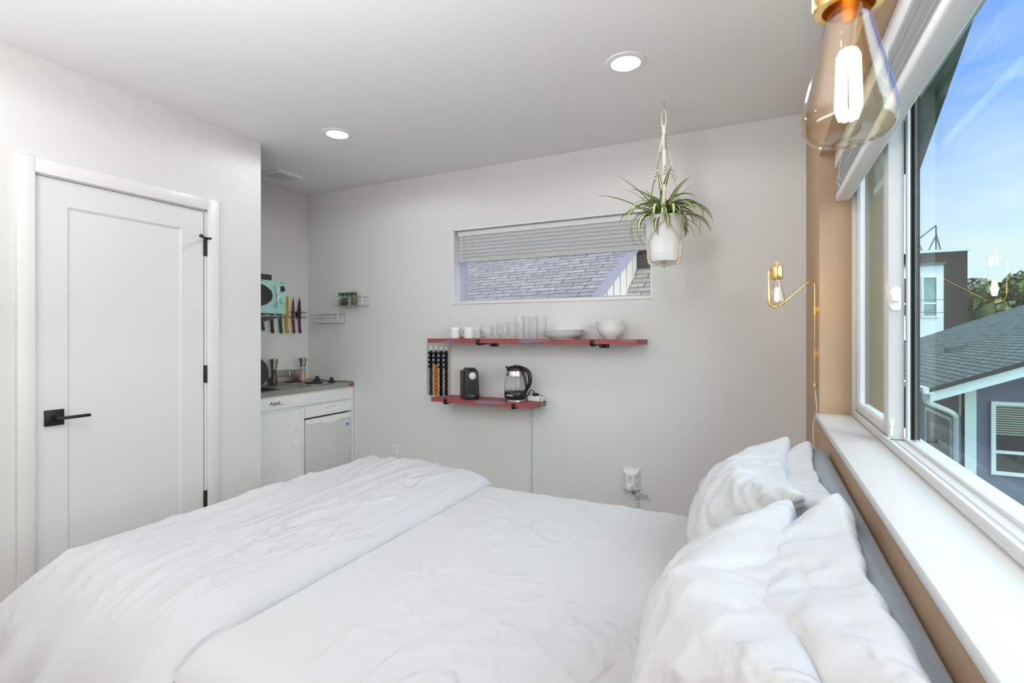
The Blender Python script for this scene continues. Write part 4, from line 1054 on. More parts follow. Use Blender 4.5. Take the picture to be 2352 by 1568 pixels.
def strand(mb, p0, p1, w, r):
    p0, p1 = Vector(p0), Vector(p1); d = (p1 - p0).normalized(); a = d.cross(Vector((0, 0, 1)))
    a = a.normalized() if a.length > 1e-3 else Vector((.9, .44, 0))
    for s_ in (-1, -.33, .33, 1): mb.tube([p0 + a * w * s_, p1 + a * w * s_], r, 6)
top = Vector((PX, PY, loopz - .118))
for q in range(3):
    a = ang0 + 2 * PI * q / 3
    rimp = Vector((PX + .112 * math.cos(a), PY + .112 * math.sin(a), rim + .002))
    mb = MB()
    def at(f): return top.lerp(rimp, f)
    twist(mb, at(.02), at(.22), 40, .005, .0042, 4)
    strand(mb, at(.22), at(.42), .006, .0024)
    twist(mb, at(.42), at(.54), 26, .006, .0048, 1.5)
    strand(mb, at(.54), at(.74), .006, .0024)
    twist(mb, at(.74), at(.86), 30, .0045, .0042, 4); twist(mb, at(.87), at(.95), 24, .0045, .0042, 3)
    low = Vector((PX + .109 * math.cos(a), PY + .109 * math.sin(a), rim - .030))
    twist(mb, at(.955), low, 40, .0048, .0045, 5)
    st = build('hanger_strap', mb, M['rope'], t, fix=False)
    for f in (.865, .953):
        p = at(f); build('bead', MB().sphere(p, .0095, 8), M['bead'], st)
    # V cords to the two lower knots
    for sgn in (-1, 1):
        a2 = a + sgn * PI / 3; rb = .0955
        kn = Vector((PX + rb * math.cos(a2), PY + rb * math.sin(a2), PZ + .092))
        vb_ = MB()
        for off in (-.0035, .0035):
            pts = []
            for s_ in range(9):
                f = s_ / 8; aa = a + (a2 - a) * f; rr = .108 + (.0965 - .108) * f
                pts.append((PX + rr * math.cos(aa), PY + rr * math.sin(aa), rim - .032 + (PZ + .092 - rim + .032) * f + off * (1 - f * .6)))
            vb_.tube(pts, .0021, 6)
        build('cord', vb_, M['rope'], st, fix=False)
for q in range(3):
    a = ang0 + PI / 3 + 2 * PI * q / 3
    P = lambda r, z: Vector((PX + r * math.cos(a), PY + r * math.sin(a), z))
    mb = MB(); twist(mb, P(.0955, PZ + .094), P(.090, PZ + .026), 40, .0048, .0045, 5)
    kn = build('lower_knot', mb, M['rope'], t, fix=False)
    build('bead', MB().sphere(P(.0905, PZ + .018), .0105, 8), M['bead'], kn)
    mb = MB(); pts = smooth([P(.090, PZ + .010), P(.088, PZ - .002), P(.078, PZ - .012), P(.05, PZ - .0145), P(.02, PZ - .0150), P(.0, PZ - .0150)], 6)
    for s_ in range(2):
        out = []
        for i, p in enumerate(pts):
            an = i * .9 + PI * s_; out.append(p + Vector((-math.sin(a), math.cos(a), 0)) * .0048 * math.cos(an) + Vector((0, 0, 1)) * .0048 * math.sin(an))
        mb.tube(out, .0046, 6)
    build('bottom_cord', mb, M['rope'], kn, fix=False)
# spider plant
t = thing('spider_plant', (PX, PY, PZ + .21), 'spider plant with long green and cream striped leaves', 'plant')
rl = random.Random(11)
fol = MB()
RT = Vector((.8984, .4392, 0)); FW = Vector((-.4392, .8984, 0))
def leaf(base, az, L, lift, droop, w, twist_=0.0, n=14):
    """ribbon leaf: starts at base, leaves at elevation `lift`, bends down by `droop` along its length; az from view-right"""
    h = RT * math.cos(az) + FW * math.sin(az)
    p = Vector(base); el = lift; pts = [p.copy()]; els = [el]
    for q in range(n):
        el = lift - droop * ((q + 1) / n) ** 1.35
        p = p + (h * math.cos(el) + Vector((0, 0, 1)) * math.sin(el)) * (L / n)
        pts.append(p.copy()); els.append(el)
    side0 = h.cross(Vector((0, 0, 1))).normalized()
    b = len(fol.v); vs = []
    for q, p in enumerate(pts):
        f = q / n; ww = w * 1.25 * (.55 + .45 * math.sin(min(1, f * 2.2) * PI / 2)) * (1 - f ** 2.6) ** .8 + .0006
        d = (h * math.cos(els[q]) + Vector((0, 0, 1)) * math.sin(els[q])); nrm = side0.cross(d).normalized()
        sd = side0 * math.cos(twist_ * f) + nrm * math.sin(twist_ * f)
        k_ = nrm * math.cos(twist_ * f) - side0 * math.sin(twist_ * f)
        for m_ in range(5):
            u = m_ / 4 - .5
            vs.append(p + sd * u * 2 * ww + k_ * (abs(u) * .5 * ww))
    fs = [[q * 5 + m_, q * 5 + m_ + 1, (q + 1) * 5 + m_ + 1, (q + 1) * 5 + m_] for q in range(n) for m_ in range(4)]
    fol.add(vs, fs)
    for q in range(n + 1):
        for m_ in range(5): fol.uv[b + q * 5 + m_] = (q / n, m_ / 4)
def LB(): return (PX + rl.uniform(-.035, .035), PY + rl.uniform(-.035, .035), PZ + .212)
# main arching leaves, by heading (deg from view right, + = away), length, lift, droop
for az, L, li, dr, w in [(176, .37, 58, 30, .0095), (170, .36, 42, 36, .0088), (185, .32, 66, 60, .009), (160, .30, 72, 55, .009),
                         (200, .30, 60, 165, .0105), (188, .30, 50, 175, .010), (215, .28, 62, 170, .011), (240, .25, 70, 165, .011),
                         (262, .26, 76, 178, .0115), (170, .24, 46, 150, .0095), (205, .34, 40, 185, .0095), (222, .34, 34, 170, .0095),
                         (20, .34, 62, 40, .0095), (8, .33, 68, 120, .0115), (-8, .34, 60, 125, .0105), (-20, .34, 50, 120, .010),
                         (-35, .30, 44, 135, .011), (-55, .27, 58, 150, .011), (12, .30, 40, 112, .0100), (-14, .26, 30, 110, .010),
                         (-28, .24, 20, 105, .009), (35, .26, 66, 90, .010), (75, .24, 78, 60, .010), (110, .27, 80, 45, .010),
                         (95, .30, 84, 30, .0095), (140, .28, 72, 70, .010), (-80, .22, 74, 150, .0115), (-100, .20, 60, 165, .011),
                         (-120, .24, 66, 160, .011), (-140, .22, 52, 175, .0105), (-65, .20, 30, 120, .010), (150, .24, 50, 110, .0095),
                         (60, .23, 55, 100, .010), (25, .22, 30, 100, .009), (0, .17, 55, 140, .009), (180, .18, 55, 150, .009),
                         (-90, .30, 82, 60, .010), (-50, .26, 80, 60, .010), (-150, .24, 78, 90, .010), (128, .22, 60, 120, .0095)]:
    leaf(LB(), R(az + rl.uniform(-5, 5)), L * rl.uniform(.93, 1.05), R(li), R(dr), w * rl.uniform(.85, 1.05), rl.uniform(-.7, .7))
for q in range(34):
    az = rl.uniform(0, 360); up = rl.random()
    leaf(LB(), R(az), .17 + .13 * rl.random(), R(40 + 45 * up), R(70 + 110 * (1 - up * .6)), rl.uniform(.009, .0125), rl.uniform(-.8, .8))
build('foliage', fol, M['leaf'], t, fix=False, angle=180)

# ================================================================== wall sconces
def sconce(py, bxy, dz, over, sq, lab, grp):
    """brass pole on the tan wall at y=py; the swing arm carries the bulb at bxy"""
    px = WX - .0135
    t = thing('wall_sconce', (WX, py, 1.24), lab, 'wall lamp', grp)
    bx, by = bxy
    d = Vector((bx - px, by - py, 0)); Ld = d.length; d.normalize()
    P = lambda s_, z: Vector((px, py, 0)) + d * s_ + Vector((0, 0, z))
    if over:       # arm turned up and over, bulb hanging beneath it
        pts = smooth([P(0, 1.10), P(0, 1.30), P(0, 1.66)], 2)[:-1] + smooth([P(0, 1.66), P(.004, 1.676), P(.016, 1.684), P(.03, 1.684)], 5) \
            + smooth([P(Ld - .03, 1.684), P(Ld - .012, 1.682), P(Ld - .002, 1.672), P(Ld, 1.655), P(Ld, 1.63)], 5)
    else:
        pts = smooth([P(0, 1.10), P(0, 1.30), P(0, 1.545)], 2)[:-1] + smooth([P(0, 1.542), P(.004, 1.557), P(.014, 1.566), P(.028, 1.561)], 5) \
            + smooth([P(.036, 1.557), P(Ld - .034, 1.4585), P(Ld - .014, 1.4495), P(Ld + .004, 1.4455), P(Ld + .020, 1.4495), P(Ld + .029, 1.461), P(Ld + .032, 1.480), P(Ld + .032, 1.50)], 5)[1:] \
            + smooth([P(Ld + .032, 1.52), P(Ld + .032, 1.585), P(Ld + .027, 1.600), P(Ld + .012, 1.603)], 5)
    build('arm', MB().tube(pts, .0042, 12), M['brass'], t)
    build('pole_end', MB().lathe([(.0045, .022), (.0060, .02), (.0068, .004), (.0048, 0), (0, 0)], Matrix.Translation((px, py, 1.088)), 16), M['brass'], t)
    for z in (1.432, 1.238):
        b = MB(); b.tube([(px, py, z - .018), (px, py, z + .018)], .0075, 18); b.box(px, WX - .002, py - .004, py + .004, z - .010, z + .010)
        cl = build('clamp', b, M['brass'], t)
        build('wall_plate', MB().box(WX - .003, WX - .0002, py - .012, py + .012, z - .018, z + .018, .001), M['brass'], cl)
    if not over: bx, by = bx - .013 * d.y, by + .013 * d.x       # the bulb hangs just beside the bar
    ds_ = dz - .1195 * (1 - sq)
    Mx = Matrix.Translation((bx, by, ds_))
    build('socket', MB().lathe([(.0175, 1.568), (.0225, 1.5685), (.0235, 1.571), (.0235, 1.617), (.0215, 1.6225), (.006, 1.625), (.0, 1.625)], Mx, 32), M['brass'], t)
    b = MB(); b.tube([(bx, by, 1.624 + ds_), (bx, by, 1.633 + ds_)], .0035, 10); b.lathe([(0, -.007), (.0075, -.007), (.0085, -.004), (.0085, .004), (.0075, .007), (0, .007)], Matrix.Translation((bx, by, 1.637 + ds_)) @ Matrix.Rotation(R(90), 4, 'X'), 18)
    build('thumb_screw', b, M['brass'], t)
    gl = [(.0135, 1.580), (.0140, 1.562), (.0165, 1.548), (.0215, 1.525), (.0270, 1.500), (.0308, 1.480), (.0318, 1.470), (.0300, 1.460), (.0245, 1.4525), (.014, 1.449), (.004, 1.4485), (0, 1.449)]
    Mx = Matrix.Translation((bx, by, 1.4485 * (1 - sq) + dz)) @ Matrix.Diagonal((1, 1, sq, 1))
    bulb = build('bulb', MB().lathe([(p.x, p.y) for p in smooth([Vector((r, z, 0)) for r, z in gl], 3)], Mx, 40), M['bulb'], t, fix=True)
    bulb['label'] = 'amber tinted clear glass bulb'
    stem = MB().lathe([(.0125, 1.578), (.010, 1.565), (.0055, 1.550), (.0045, 1.532), (.006, 1.527), (.0, 1.526)], Mx, 20)
    build('glass_stem', stem, M['glass'], bulb)
    f = MB()
    for q in range(8):
        a = 2 * PI * q / 8 + .3
        C = lambda r, z: (bx + r * math.cos(a), by + r * math.sin(a), 1.4485 + (z - 1.4485) * sq + dz)
        f.tube([C(.0040, 1.530), C(.0065, 1.524), C(.0078, 1.480), C(.005, 1.470)], .0017, 6)
    fl = build('filament', f, M['fil'], bulb); fl['label'] = 'glowing filament cage'
    l = bpy.data.objects.new('bulb_light', bpy.data.lights.new('bulb_light', 'POINT')); COL.objects.link(l)
    l.data.energy = SCONCE_W; l.data.color = (1, .62, .30); l.data.shadow_soft_size = .012; l.location = (bx, by, 1.495 + dz)
    cd = smooth([(px, py, 1.09), (px + .002, py - .003, 1.06), (WX - .010, py - .018, 1.03), (WX - .008, py - .012, .99), (px - .004, py + .004, .94), (px - .006, py + .004, .88), (px, py + .0, .80), (WX - .006, py + .006, .70), (WX - .005, py + .006, .3)], 6)
    build('cord', MB().tube(cd, .0023, 8), M['cordwhite'], t)
    return t
SCONCE_W = 1.6
sconce(2.60, (.054, 2.462), 0, False, .95, 'brass swing arm wall lamp in the far corner beside the window', 'brass wall lamps')
sconce(.300, (.0600, .4600), (.027), True, .85, 'large brass wall lamp bulb close to the viewpoint', 'brass wall lamps')

# ================================================================== bed
YB0, YB1, ZB = .665, 2.185, .600          # sheet edges and height
XF, XH = -1.93, .130                      # foot and head
t = thing('bed', (-.9, 1.425, 0), 'queen bed frame with blue grey upholstered headboard under the window', 'bed')
mb = MB(); mb.box(.142, .224, YB0 - .035, YB1 + .035, .06, .903, .030, 5)
build('headboard', mb, M['bluecloth'], t)['label'] = 'blue grey upholstered headboard'
for y0, y1 in ((YB0 - .02, YB0 + .02), (YB1 - .02, YB1 + .02)):
    build('side_rail', MB().box(XF, .141, y0, y1, .16, .32, .015, 3), M['bluecloth'], t)
build('foot_rail', MB().box(XF - .03, XF + .01, YB0 - .02, YB1 + .02, .16, .32, .015, 3), M['bluecloth'], t)
build('slat_base', MB().box(XF + .01, .138, YB0 + .02, YB1 - .02, .27, .30), mat('pine_slats', (.45, .33, .20), .7), t)
for x in (XF + .06, .05):
    for y in (YB0 + .05, YB1 - .05): build('leg', MB().box(x - .03, x + .03, y - .03, y + .03, 0, .17, .006), M['black'], t)

def N3(x, y, z=0): return noise.noise(Vector((x, y, z)))
def ridge(x, y, z=0, k=3.0):
    return max(0.0, 1 - abs(N3(x, y, z)) * k) ** 2
def sstep(a, b, x):
    u = max(0, min(1, (x - a) / (b - a))); return u * u * (3 - 2 * u)
def over(tt, r, fl=.06):
    if tt <= 0: return 0, 0
    a = tt / r
    if a < PI / 2: return r * math.sin(a), r * (1 - math.cos(a))
    e = tt - r * PI / 2; return r + e * fl, r + e
def drape(xa, ya, x0, x1, y0, y1, r, rn=None, pw=2.2):
    """xa, ya: cloth coordinates; flat between x0..x1 / y0..y1, rounding over the edges with radius r"""
    ox, dx = over(x0 + r - xa, r); ux, ex = over(xa - (x1 - r), r)
    rn = rn or r
    oy, dy = over(y0 + rn - ya, rn); uy, ey = over(ya - (y1 - r), r)
    X = x0 + r - ox if dx or xa < x0 + r else (x1 - r + ux if ex or xa > x1 - r else xa)
    Y = y0 + rn - oy if dy or ya < y0 + rn else (y1 - r + uy if ey or ya > y1 - r else ya)
    a, b = max(dx, ex), max(dy, ey)
    return X, Y, (a ** pw + b ** pw) ** (1 / pw), a, b
# mattress with a fitted sheet
mb = MB(); r = .065; dp = .28
nx, ny = 230, 190
def sheet_pt(u, v):
    xa = (XF - dp) + u * (XH - XF + 2 * dp); ya = (YB0 - dp) + v * (YB1 - YB0 + 2 * dp)
    X, Y, d, a, b = drape(xa, ya, XF, XH, YB0, YB1, r, .12, 1.8)
    z = ZB - min(d, .285)
    top = 1 - sstep(.0, .06, d)
    h = .0012 * N3(X * 3, Y * 3)
    for xl, am in ((-.653, .0022), (-.612, .0018), (-.569, .0022), (-.888, .0018), (-.30, .0015), (-1.10, .0012)):
        h += am * math.exp(-((X - xl - .004 * N3(Y * 4, xl * 9)) / .0045) ** 2)
    for yl, am in ((1.28, .0016), (1.78, .0012)):
        h += am * math.exp(-((Y - yl - .012 * N3(X * 3, yl)) / .0045) ** 2)
    m_ = sstep(-.05, .35, N3(X * 1.6 + 4, Y * 1.6 + 2))
    h += .0042 * m_ * ridge(X * 4.2 + N3(X * 3, Y * 3) * .6, Y * 9 + X * 5, 3, 6)
    h += .0028 * sstep(-.1, .3, N3(X * 2 + 9, Y * 2)) * ridge(X * 9, Y * 5, 7, 7)
    for (cx, cy, s_) in ((-.92, 1.27, 1), (-.60, 1.70, .8), (-.86, .98, .8), (-.45, 1.15, .7)):     # little puckers
        dx, dy = X - cx, Y - cy; rr = math.hypot(dx, dy); an = math.atan2(dy, dx)
        h += .0045 * s_ * math.exp(-(rr / .13) ** 2) * max(0, math.cos(an * 5 + 6 * N3(cx * 9, cy * 7) + rr * 14)) ** 4
    h += (1 - top) * .004 * N3(X * 6, Y * 6 + z * 10)
    z += 1.4 * h * top
    return (X, Y, z)
mb.grid(sheet_pt, nx, ny)
t = build('mattress', mb, M['sheet'], None, fix=True, angle=180, origin=(-.9, 1.425, .31))
tag(t, 'mattress in a smooth white fitted sheet', 'mattress')

# ---- duvet folded over the foot half
DX1 = -1.178                     # hem lying on the sheet
mb = MB(); ZT = .662; r = .105
hem = [(-.002, .594), (.004, .603), (.0, .614), (-.012, .628), (-.034, .642), (-.056, .650), (-.066, .6475), (-.074, .652), (-.10, .659), (-.15, ZT)]
def hem_at(q):
    # q in metres of cloth from the hem
    acc = 0
    for i in range(len(hem) - 1):
        L = math.hypot(hem[i + 1][0] - hem[i][0], hem[i + 1][1] - hem[i][1])
        if q <= acc + L:
            f = (q - acc) / L; return hem[i][0] + (hem[i + 1][0] - hem[i][0]) * f, hem[i][1] + (hem[i + 1][1] - hem[i][1]) * f
        acc += L
    return hem[-1][0] - (q - acc), ZT
x0d, y0d, y1d = XF - .045, YB0 - .075, YB1 + .045
lenq = 1.34; dy_ = .42
def duvet_pt(u, v):
    q = (u ** 1.25) * lenq if u < 1 else lenq
    ya = (y0d - dy_ + .0) + v * (y1d - y0d + 2 * dy_ - .0)
    hx, hz = hem_at(q)
    xa = DX1 + hx
    X, Y, d, a, b = drape(xa, ya, x0d, 5, y0d, y1d, r, .30, 1.8)
    drop = d
    # thickness profile near the hem is carried down the sides too
    thick = hz - ZT
    side = sstep(.02, .14, b)
    z = ZT + thick * (1 - side) - drop
    near = ya < (y0d + y1d) / 2
    if near: X += -.10 * sstep(.05, .5, b) * sstep(.5, .0, q) + .0
    # slow loft
    band = sstep(.10, .22, q)
    loft = band * (.012 * N3(X * 2.2, Y * 1.4, 1) + .010 * N3(X * 4, Y * 2.2, 5))
    # long soft folds running the length of the bed cloth plus sharper creases
    wr = 1.7 * band * (.0075 * ridge(X * 7.5 + .5 * N3(X * 2, Y * 2), Y * 1.5, 2, 3.2) + .0048 * ridge(X * 13 + Y * 1.2, Y * 2.6 + N3(X * 4, Y * 4) * .5, 8, 4)
                 + .0042 * sstep(-.1, .25, N3(X * 2.1, Y * 2.1, 3)) * ridge(X * 6, Y * 8, 4, 6))
    wr += band * .004 * math.exp(-((Y - 1.02 - .04 * N3(X * 5, 2)) / .007) ** 2) * sstep(-1.75, -1.5, X)
    wr += (1 - band) * (.0016 * N3(X * 14, Y * 7) + .0018 * math.exp(-((q - .058) / .004) ** 2))
    topness = 1 - sstep(.0, .10, drop)
    z += (loft + wr) * (topness if drop > 0 else 1)
    if drop > .02:        # hanging folds
        amp = sstep(.02, .3, drop)
        if b > a:
            s_ = X * 7.5 + .9 * N3(X * 2.4, 3) - .8 * b
            f = .034 * amp * (math.sin(s_ * PI) * .5 + .5) ** 1.6 + .012 * amp * N3(X * 10, z * 3)
            Y += (-f if near else f)
        else:
            s_ = Y * 6 + N3(Y * 3, 9)
            f = .03 * amp * (math.sin(s_ * PI) * .5 + .5) ** 1.6 + .010 * amp * N3(Y * 9, z * 3)
            X -= f
        if a > .01 and b > .01:
            k_ = min(a, b) / max(a, b); X -= .03 * k_ * amp; Y += (-.03 if near else .03) * k_ * amp
    # never sink into the mattress below
    my_ = max(0, YB0 + .12 - Y); mx_ = max(0, XF + .065 - X)
    if X > XF - .01 and YB0 - .01 < Y < YB1 - .3 and q > .03:
        dm = ((.12 - math.sqrt(max(0, .0144 - min(my_, .12) ** 2))) ** 1.8 + (.065 - math.sqrt(max(0, .004225 - min(mx_, .065) ** 2))) ** 1.8) ** (1 / 1.8)
        zm = ZB - dm + .014
        if z < zm:
            if b > .10 and near: Y = min(Y, YB0 - .014)
            else: z = zm
    return (X, Y, max(z, .14 + .02 * N3(X * 5, Y * 5)))
mb.grid(duvet_pt, 240, 260)
t = build('duvet', mb, M['duvet'], None, fix=True, angle=180, origin=(-1.55, 1.425, .65))
tag(t, 'white duvet spread over the foot half of the bed', 'duvet')

# ---- pillows: stuffed pillowcases inflated by a short cloth simulation
def pillow_base(L, W, nu, nv, seed, amp=.012):
    vs = []; fs = []; idx = {}
    def add(s, i, j):
        edge = i in (0, nu) or j in (0, nv); key = (0 if edge else s, i, j)
        if key not in idx:
            u = i / nu - .5; v = j / nv - .5
            z = 0 if edge else s * amp * (1 + .9 * N3(u * 5, v * 5, seed + s)) + .006 * N3(u * 9, v * 9, seed)
            idx[key] = len(vs); vs.append((u * L, v * W, z))
        return idx[key]
    for s in (1, -1):
        for i in range(nu):
            for j in range(nv):
                q = [add(s, i, j), add(s, i + 1, j), add(s, i + 1, j + 1), add(s, i, j + 1)]
                fs.append(q if s > 0 else q[::-1])
    me = bpy.data.meshes.new('pillow'); me.from_pydata(vs, [], fs); me.update(); return me
PIL = [('pillow', 'front white pillow at the far end, top corner sticking up', 3.1), ('pillow', 'front white pillow closest to the viewpoint, deeply creased', 8.7),
       ('pillow', 'back white pillow at the far end against the headboard', 15.2), ('pillow', 'back white pillow nearest the window sill, with a seam', 21.9)]
obs = []; FLAT = []
for nm, lab, seed in PIL:
    o = bpy.data.objects.new(nm, pillow_base(.83, .58, 66, 48, seed)); COL.objects.link(o)
    m_ = o.modifiers.new('c', 'CLOTH'); s_ = m_.settings
    s_.quality = 6; s_.mass = .25; s_.tension_stiffness = 30; s_.compression_stiffness = 8; s_.shear_stiffness = 4; s_.bending_stiffness = .02
    s_.use_pressure = True; s_.uniform_pressure_force = 3.0; s_.effector_weights.gravity = 0; s_.air_damping = 2; s_.tension_damping = 8
    m_.collision_settings.use_collision = False
    obs.append(o); FLAT.append([v.co.copy() for v in o.data.vertices])
hidden = [o for o in COL.objects if o not in obs]
for f in range(1, 44): SC.frame_set(f)
dg = bpy.context.evaluated_depsgraph_get()
PLACE = [  # base X,Z  top X,Z  centre Y  thickness scale
    ((-.140, .625), (.080, .925), 1.800, .86), ((-.125, .630), (.055, .915), 1.010, .88),
    ((.060, .640), (.152, .912), 1.800, .82), ((.060, .640), (.155, .940), 1.015, .85)]
for o, (nm, lab, seed), (b0, t0, yc, ts), flat in zip(obs, PIL, PLACE, FLAT):
    me = bpy.data.meshes.new_from_object(o.evaluated_get(dg)); o.modifiers.clear(); o.data = me
    me.name = nm
    U = Vector((t0[0] - b0[0], 0, t0[1] - b0[1])); Wd = U.length; U.normalize(); Nn = Vector((-U.z, 0, U.x))
    c = Vector(((b0[0] + t0[0]) / 2, yc, (b0[1] + t0[1]) / 2))
    ys = [v.co.y for v in me.vertices]; xs = [v.co.x for v in me.vertices]
    sx = .765 / (max(xs) - min(xs)); sy = (Wd + .05) / (max(ys) - min(ys))
    for v, fl_ in zip(me.vertices, flat):
        x, y, z = v.co.x * sx, v.co.y * sy, v.co.z * ts
        rim = max(abs(fl_.x) / .415, abs(fl_.y) / .29) ** 5 * .6      # the seam keeps most of its straight line
        x += (fl_.x / .83 * .765 - x) * rim; y += (fl_.y / .58 * (Wd + .05) - y) * rim
        f = y / Wd + .5
        z *= 1.0 + .25 * (.5 - f)                                # stuffing settles towards the bottom
        y -= (.020 if b0[0] < 0 else .004) * sstep(.2, .9, f) * (1 - (abs(x) / .38) ** 2) # top edge sags between its corners
        w_ = .009 * ridge(x * 1.8 + y * 4, y * 8 - x * 4, seed, 3.0) + .006 * ridge(x * 3.5 + y * 3, y * 15 - x * 8, seed + 3, 3.5) + .004 * ridge(x * 9, y * 9, seed + 6, 5)
        z += (1 if z > 0 else -1) * w_ * sstep(.0, .03, abs(z))
        p = c + Vector((0, 1, 0)) * x + U * y + Nn * z
        p.z = max(p.z, ZB + .004 + .002 * N3(p.x * 9, p.y * 9)) if p.z < ZB + .02 else p.z
        lim = .138 + .052 * sstep(.885, .93, p.z); p.x = lim - .02 + .02 * math.tanh((p.x - lim + .02) / .02) if p.x > lim - .02 else p.x
        v.co = p - c
    o.location = c
    for p in me.polygons: p.use_smooth = True
    me.materials.clear(); me.materials.append(M['pillow'])
    sd = o.modifiers.new('smooth', 'SUBSURF'); sd.levels = 1; sd.render_levels = 1
    tag(o, lab, 'pillow', 'white pillows')
SC.frame_set(1)

# ================================================================== outdoors
GZ = -2.9
struct('ground', MB().box(-60, 90, -60, 110, GZ - .2, GZ), M['ground'], 'ground outside the house', 'ground')
def uvquad(mb, P, uv):
    b = mb.add(P, [list(range(len(P)))])
    for i, c in enumerate(uv): mb.uv[b + i] = c
# own roof overhang over the large window (gable rake running down beyond the room)
mb = MB(); sl = -.5
zr = lambda y: 2.86 + sl * (y - 3.04)
for (xa, xb, dz) in ((.472, .86, 0), (.86, .90, -.02)):
    y0, y1 = -.5, 4.05
    vs = [(xa, y0, zr(y0) + dz), (xb, y0, zr(y0) + dz), (xb, y1, zr(y1) + dz), (xa, y1, zr(y1) + dz)]
    vs += [(x, y, z + .16 - dz) for x, y, z in vs]
    mb.add(vs, [[0, 1, 2, 3], [4, 7, 6, 5], [0, 4, 5, 1], [1, 5, 6, 2], [2, 6, 7, 3], [3, 7, 4, 0]])
struct('roof_overhang', mb, M['dgreen'], 'dark green underside of the roof edge above the large window', 'roof')

struct('exterior_wall', MB().box(.47, .615, 3.32, 4.3, GZ, 2.15), mat('olive_siding', (.16, .15, .11), .8), 'olive brown outer wall edge beyond the large window', 'wall')
# ---- blue house seen through the large window
Xe, Ye, Ze, sp_ = 3.04, 12.6, .21, .40       # eave line, near rake, eave height, pitch
Yfar, Xr = 23.3, 9.4
t = thing('blue_house', (6, 17, GZ), 'low blue house with green grey shingle roof outside the large window', 'house')
mb = MB(); zro = lambda x: Ze + sp_ * (x - Xe)
L_ = math.hypot(Xr - Xe, zro(Xr) - Ze)
P = [(Xe - .08, Ye - .1, zro(Xe - .08) + .09), (Xr, Ye - .1, zro(Xr) + .09), (Xr, Yfar, zro(Xr) + .09), (Xe - .08, Yfar, zro(Xe - .08) + .09)]
uvquad(mb, P, [(0, 0), (0, L_), (Yfar - Ye, L_), (Yfar - Ye, 0)])
P2 = [(2 * Xr - Xe, Ye - .1, Ze), (2 * Xr - Xe, Yfar, Ze), (Xr, Yfar, zro(Xr) + .09), (Xr, Ye - .1, zro(Xr) + .09)]
uvquad(mb, P2, [(0, 0), (Yfar - Ye, 0), (Yfar - Ye, L_), (0, L_)])
b = len(mb.v); und = [(x, y, z - .09) for x, y, z in P]
for i in range(4): uvquad(mb, [P[i], P[(i + 1) % 4], und[(i + 1) % 4], und[i]], [(0, 0), (.02, 0), (.02, .02), (0, .02)])
build('roof', mb, M['shingle_green'], t, fix=False)
mb = MB()
mb.add([(Xe - .06, Ye - .06, zro(Xe - .06)), (Xr, Ye - .06, zro(Xr)), (Xr, Ye - .06, zro(Xr) - .20), (Xe - .06, Ye - .06, zro(Xe - .06) - .20),
        (Xe - .06, Ye, zro(Xe - .06)), (Xr, Ye, zro(Xr)), (Xr, Ye, zro(Xr) - .20), (Xe - .06, Ye, zro(Xe - .06) - .20)],
       [[0, 3, 2, 1], [4, 5, 6, 7], [0, 1, 5, 4], [3, 7, 6, 2], [0, 4, 7, 3], [1, 2, 6, 5]])
build('rake_board', mb, M['mintpaint'], t)
mb = MB(); mb.prism([(Xe - .16, Ze - .06), (Xe - .02, Ze - .06), (Xe - .02, Ze + .06), (Xe - .18, Ze + .06), (Xe - .18, Ze + .01)], Ye - .10, Yfar, 'y')
build('gutter', mb, M['mintpaint'], t)
hx0, hy0 = Xe + .62, Ye + .55
mb = MB(); mb.prism([(hx0, GZ), (2 * Xr - hx0, GZ), (2 * Xr - hx0, Ze + .18), (Xr, zro(Xr) - .05), (hx0, Ze + .18)], hy0, Yfar - .5, 'y')
build('wall', mb, M['blueside'], t)
mb = MB(); mb.box(hx0 - .03, hx0 + .19, hy0 - .03, hy0 + .02, GZ, Ze + .20); mb.box(hx0 - .03, hx0 + .01, hy0 - .03, hy0 + .16, GZ, Ze + .10)
build('corner_board', mb, M['mintpaint'], t)
mb = MB().tube(smooth([(Xe - .10, Ye + .1, Ze - .05), (Xe - .09, Ye + .1, Ze - .16), (Xe - .02, Ye + .18, Ze - .26), (hx0 - .22, hy0 + .0, Ze - .46), (hx0 - .10, hy0 + .06, Ze - .58), (hx0 - .085, hy0 + .08, Ze - .80), (hx0 - .085, hy0 + .08, GZ)], 6), .055, 8)
build('downspout', mb, M['mintpaint'], t)
def frame_window(name, par, x0, x1, z0, z1, y, bars, split=None):
    mb = MB(); w = .07; ring_xz(mb, x0, x1, z0, z1, w, y - .05, y, 0)
    for zb in bars: mb.box(x0 + w, x1 - w, y - .045, y, zb - .03, zb + .03)
    for xb_ in (split or []): mb.box(xb_ - .03, xb_ + .03, y - .045, y, z0 + w, z1 - w)
    o = build(name, mb, M['mintpaint'], par)
    build('pane', MB().box(x0 + w, x1 - w, y - .02, y - .012, z0 + w, z1 - w), M['darkwin'], o); return o
wz1, wz0 = 1.33 - 13.0 * 162 / 1168 * .81, 1.33 - 13.0 * 318 / 1168 * .81
wn = frame_window('window', t, hx0 + .41, hx0 + 2.3, -1.43, .00, hy0, [-.98])
mb = MB()
for q in range(13): mb.box(hx0 + .49, hx0 + 2.22, hy0 - .030, hy0 - .022, -.10 - q * .045, -.075 - q * .045)
build('blind', mb, mat('olive_blind', (.30, .36, .27), .7), wn)
fw = MB()      # window on the long side
fw.box(hx0 - .05, hx0, hy0 + .55, hy0 + .62, -1.5, -.45); fw.box(hx0 - .05, hx0, hy0 + 2.4, hy0 + 2.47, -1.5, -.45); fw.box(hx0 - .05, hx0, hy0 + .62, hy0 + 2.4, -1.5, -1.42); fw.box(hx0 - .05, hx0, hy0 + .62, hy0 + 2.4, -.52, -.45)
